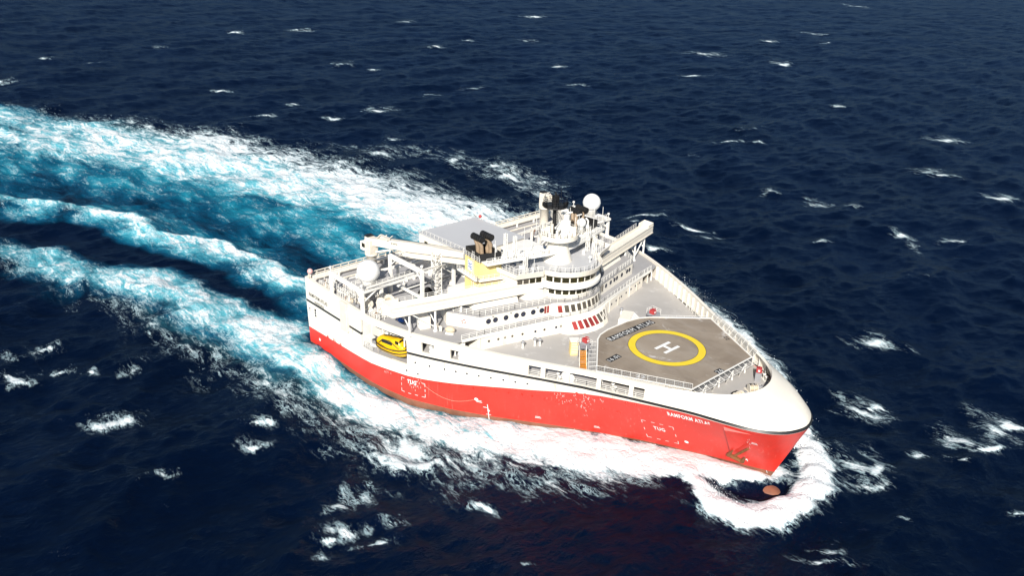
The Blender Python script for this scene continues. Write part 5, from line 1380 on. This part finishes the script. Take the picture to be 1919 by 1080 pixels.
# deck machinery
t = tag(empty('deck_winch', (27.9, -22.2, 15.6), R(10)), 'dark winch with a green motor beside the lattice tower', 'winch')
m = MB(); m.tube((0, -.9, 1.1), (0, .9, 1.1), .95, 20); m.build('drum', SOOT, t)
m = MB(); m.tube((0, -1.05, 1.1), (0, -.9, 1.1), 1.25, 20); m.tube((0, .9, 1.1), (0, 1.05, 1.1), 1.25, 20); m.build('flange', SOOT, t)
m = MB(); m.box((-.2, -1.7, .7), (1.2, 1.0, 1.1)); m.tube((-.2, -2.2, .9), (-.2, -1.6, .9), .5, 12); m.build('motor', GREEN, t)
m = MB(); m.box((0, -.3, .12), (2.4, 3.6, .24)); m.build('base', STEEL, t)
t = tag(empty('paravane', (43.9, -28.4, 15.6), R(35)), 'pale yellow paravane float on the deck below the bridge wing', 'float')
m = MB(); m.ball((0, 0, .85), .66, 20, 12, 1.0, 1.5, .9); m.build('float_body', ROPE, t)
m = MB(); m.beam((-1.6, 0, .9), (-2.5, 0, 1.3), .14); m.box((-2.5, 0, 1.3), (.12, 1.4, .9)); m.box((-1.9, 0, .8), (.5, .12, 1.2)); m.build('fin', CREAM, t)
m = MB(); m.box((0, 0, .18), (1.6, 1.2, .3)); m.build('cradle', WHITE_B, t)
t = tag(empty('locker', (38.3, -30.6, 15.6), R(-18)), 'white deck locker under the outer bridge wing', 'locker')
m = MB(); m.box((0, 0, 1.25), (2.4, 2.2, 2.5)); b = m.build('body', WHITE, t, bevel=.06); m = MB(); m.box((.2, -1.12, 1.1), (.9, .06, 1.9)); d = m.build('door', WHITE_B, t); m = MB(); m.box((.5, -1.18, 1.1), (.08, .08, .25)); m.build('handle', SOOT, d)
t = tag(empty('tarpaulin_bundle', (33.4, -32.8, 15.6)), 'blue tarpaulin bundle on the deck aft of the outer wing pillar', 'bundle')
m = MB(); m.ball((0, 0, .42), .62, 14, 10, .75, 1.35, .9); m.ball((.7, .2, .3), .42, 12, 8, .7, 1.1, 1); m.build('cover', BLUE, t); m = MB(); m.torus((.1, 0, .42), .58, .05, 14, 5, 'x'); m.build('lashing', ROPE, t)
t = tag(empty('life_ring', (44.6, -24.25, 17.0)), 'red life ring on the white end wall of the cabin deckhouse', 'life ring')
n_ = Vector((.5, -.86, 0)).normalized(); t.location = (43.6, -24.75, 17.0); t.rotation_euler = (0, 0, math.atan2(n_.y, n_.x))
m = MB(); m.torus((.08, 0, 0), .36, .1, 20, 8, 'x'); m.build('ring', REDBOX, t); m = MB()
for q in range(4): a = math.pi/2*q+.4; m.box((.1, .36*math.cos(a), .36*math.sin(a)), (.24, .2, .2))
m.build('band', WMARK, t)
# red foam-monitor cabinets round the helideck
def monitor(loc, h, rz, label):
    t = tag(empty('foam_monitor', loc, rz), label, 'fire monitor', 'red foam monitors round the helideck')
    m = MB(); m.box((0, 0, h/2), (1.3, 1.1, h)); m.build('plinth', STEEL, t)
    m = MB(); m.box((0, 0, h+.42), (1.1, 1.0, .84)); c = m.build('cabinet', REDBOX, t, bevel=.05)
    m = MB(); m.box((.56, 0, h+.45), (.05, .35, .35)); m.build('placard', WMARK, c)
    m = MB(); m.tube((0, 0, h+.8), (0, 0, h+1.15), .11, 10); m.tube((0, 0, h+1.15), (.7, 0, h+1.3), .08, 10, .06); m.build('nozzle', REDBOX, t)
monitor((63.2, -10.7, 15.5), .25, R(0), 'red foam monitor at the head of the orange stairs')
monitor((63.2, 9.6, 15.5), .25, R(0), 'red foam monitor behind the far rear corner of the helideck')
monitor((89.9, 7.6, 12.45), 1.9, R(-60), 'red foam monitor on a grey plinth in the bow well')
# bow mooring gear
def windlass(loc, rz, label):
    t = tag(empty('windlass', loc, rz), label, 'windlass', 'mooring winches in the bow well')
    m = MB(); m.tube((0, -1.2, .85), (0, .2, .85), .5, 16); m.build('drum', ROPE, t)
    m = MB()
    for y in (-1.25, -.5, .25): m.tube((0, y-.05, .85), (0, y+.05, .85), .8, 18)
    m.build('flange', CREAM, t)
    m = MB(); m.tube((0, .5, .85), (0, 1.2, .85), .38, 14); m.tube((0, 1.2, .85), (0, 1.3, .85), .55, 14); m.build('warping_head', STEEL, t)
    m = MB(); m.box((-.9, -.3, .55), (.9, 1.3, 1.0)); m.build('motor', SOOT, t, bevel=.06)
    m = MB(); m.box((-.2, 0, .1), (2.4, 3.2, .2)); m.build('base', CREAM, t)
windlass((91.9, 3.6, 12.45), R(-35), 'cream mooring winch with a black motor on the far side of the bow well')
windlass((91.6, -.6, 12.45), R(-10), 'cream mooring winch nearest the rounded bow, beside the tan boards')
t = tag(empty('boards', (89.3, -3.6, 12.46)), 'tan wooden boards laid on the grey deck inside the bow', 'boards')
for i in range(7): m = MB(); m.box((-1.05+i*.35, .2*math.sin(i*2), .04+.004*(i % 3)), (.33, 3.3-abs(i-3)*.55, .08)); m.build('plank', TIMBER, t)
t = tag(empty('gangway', (91.1, -2.6, 12.5), R(38)), 'narrow tan gangway lying diagonally in the bow well', 'gangway')
m = MB(); m.beam((-2.4, -.35, .25), (2.4, -.35, .25), .12, .25); m.beam((-2.4, .35, .25), (2.4, .35, .25), .12, .25); m.build('side_rail', TIMBER, t)
m = MB()
for i in range(13): m.box((-2.3+i*.38, 0, .3), (.12, .66, .06))
m.build('tread', TIMBER, t)
def bollards(loc, rz, label):
    t = tag(empty('bollard', loc, rz), label, 'bollard', 'twin bollards on the foredeck')
    for q in (-.5, .5): m = MB(); m.lathe([(0, 0), (.28, 0), (.26, .75), (.34, .8), (.34, .92), (0, .95)], (q, 0, .1), 14); m.build('post', WHITE_B, t)
    m = MB(); m.box((0, 0, .06), (1.8, .8, .12)); m.build('base', WHITE_B, t)
bollards((93.4, 1.4, 12.45), R(80), 'white twin bollard at the very front of the bow well')
bollards((90.6, 9.0, 12.45), R(-35), 'white twin bollard by the far bulwark of the bow well')
bollards((63.2, -22.0, 12.45), R(-28), 'white twin bollard seen through the rearmost of the five side openings')
bollards((66.0, -20.6, 12.45), R(-28), 'white twin bollard seen through the second of the five side openings')
bollards((75.0, -15.6, 12.45), R(-24), 'white twin bollard seen through the fourth of the five side openings')
t = tag(empty('mooring_winch', (67.6, -19.9, 12.45), R(62)), 'white mooring winch filling the front of the second side opening', 'winch')
m = MB(); m.tube((0, -.7, .9), (0, .7, .9), .75, 18); m.build('drum', WMARK, t); m = MB(); m.tube((0, -.8, .9), (0, -.7, .9), 1.0, 18); m.tube((0, .7, .9), (0, .8, .9), 1.0, 18); m.build('flange', WHITE_B, t); m = MB(); m.box((0, 0, .1), (1.6, 2.0, .2)); m.build('base', WHITE_B, t)
t = tag(empty('locker', (60.9, -11.3, 12.45), R(-35)), 'cream slatted locker beside the orange stairs', 'locker')
m = MB(); m.box((0, 0, 1.5), (1.5, 1.7, 3.0)); m.build('body', FUNNEL, t, bevel=.05)
m = MB()
for i in range(7): m.box((.77, 0, .5+i*.35), (.05, 1.4, .08))
m.build('louvre', WHITE_B, t)
m = MB(); m.box((0, 0, 3.06), (1.7, 1.9, .12)); m.build('roof', WHITE_B, t)
t = tag(empty('skylight_house', (58.3, 8.2, 12.45), R(30)), 'low white sloping hatch house between lounge windows and helideck', 'hatch')
m = MB(); m.prism([(-1.8, -3.0), (1.8, -3.0), (1.8, 3.0), (-1.8, 3.0)], 0, 1.3, top=[(-1.8, -2.2), (.6, -2.4), (.6, 2.4), (-1.8, 2.2)]); m.build('coaming', WHITE_B, t)
m = MB(); m.box((-.6, 0, 1.38), (2.3, 4.4, .14)); m.build('lid', WHITE, t)
m = MB()
for q in (-2.2, -1.1, 0, 1.1, 2.2): m.beam((1.75, q, .1), (.75, q*.85, 1.3), .1)
m.build('rib', WHITE_B, t)
def mushroom(loc, h, label):
    t = tag(empty('vent', loc), label, 'vent', 'mushroom vents on the foredeck')
    m = MB(); m.tube((0, 0, 0), (0, 0, h), .2, 12); m.build('stem', WHITE_B, t)
    m = MB(); m.lathe([(0, h+.35), (.25, h+.32), (.42, h+.1), (.42, h-.12), (.2, h-.12)], (0, 0, 0), 16); m.build('cap', STEEL, t)
mushroom((52.9, -17.4, 12.45), 1.3, 'lone grey mushroom vent at the foot of the white front wall')
mushroom((53.7, -14.9, 12.45), 1.5, 'taller grey mushroom vent, rear one of the close pair by the wall')
mushroom((54.3, -14.1, 12.45), 1.3, 'grey mushroom vent, front one of the close pair by the wall')
mushroom((55.0, 9.6, 12.45), 1.3, 'grey mushroom vent on the far side of the front bay')
# stern light and lifebuoy posts
t = tag(empty('marker_buoy', (4.9, -36.2, 16.6)), 'pale pink marker buoy lashed at the near stern corner', 'buoy')
m = MB(); m.ball((0, 0, 1.35), .62, 16, 10); m.build('float_body', paint('faded_pink_plastic', (.72, .42, .40), .5, .1), t); m = MB(); m.tube((0, 0, 0), (0, 0, .8), .12, 8); m.tube((-.4, .3, 0), (-.4, .3, .7), .3, 10); m.build('bracket', WHITE_B, t)
t = tag(empty('marker_buoy', (9.2, 8.7, 21.7)), 'small red marker buoy on the far edge of the grey roof', 'buoy')
m = MB(); m.ball((0, 0, .75), .42, 14, 10); m.build('float_body', REDBOX, t); m = MB(); m.tube((0, 0, 0), (0, 0, .5), .1, 8); m.build('bracket', WHITE_B, t)
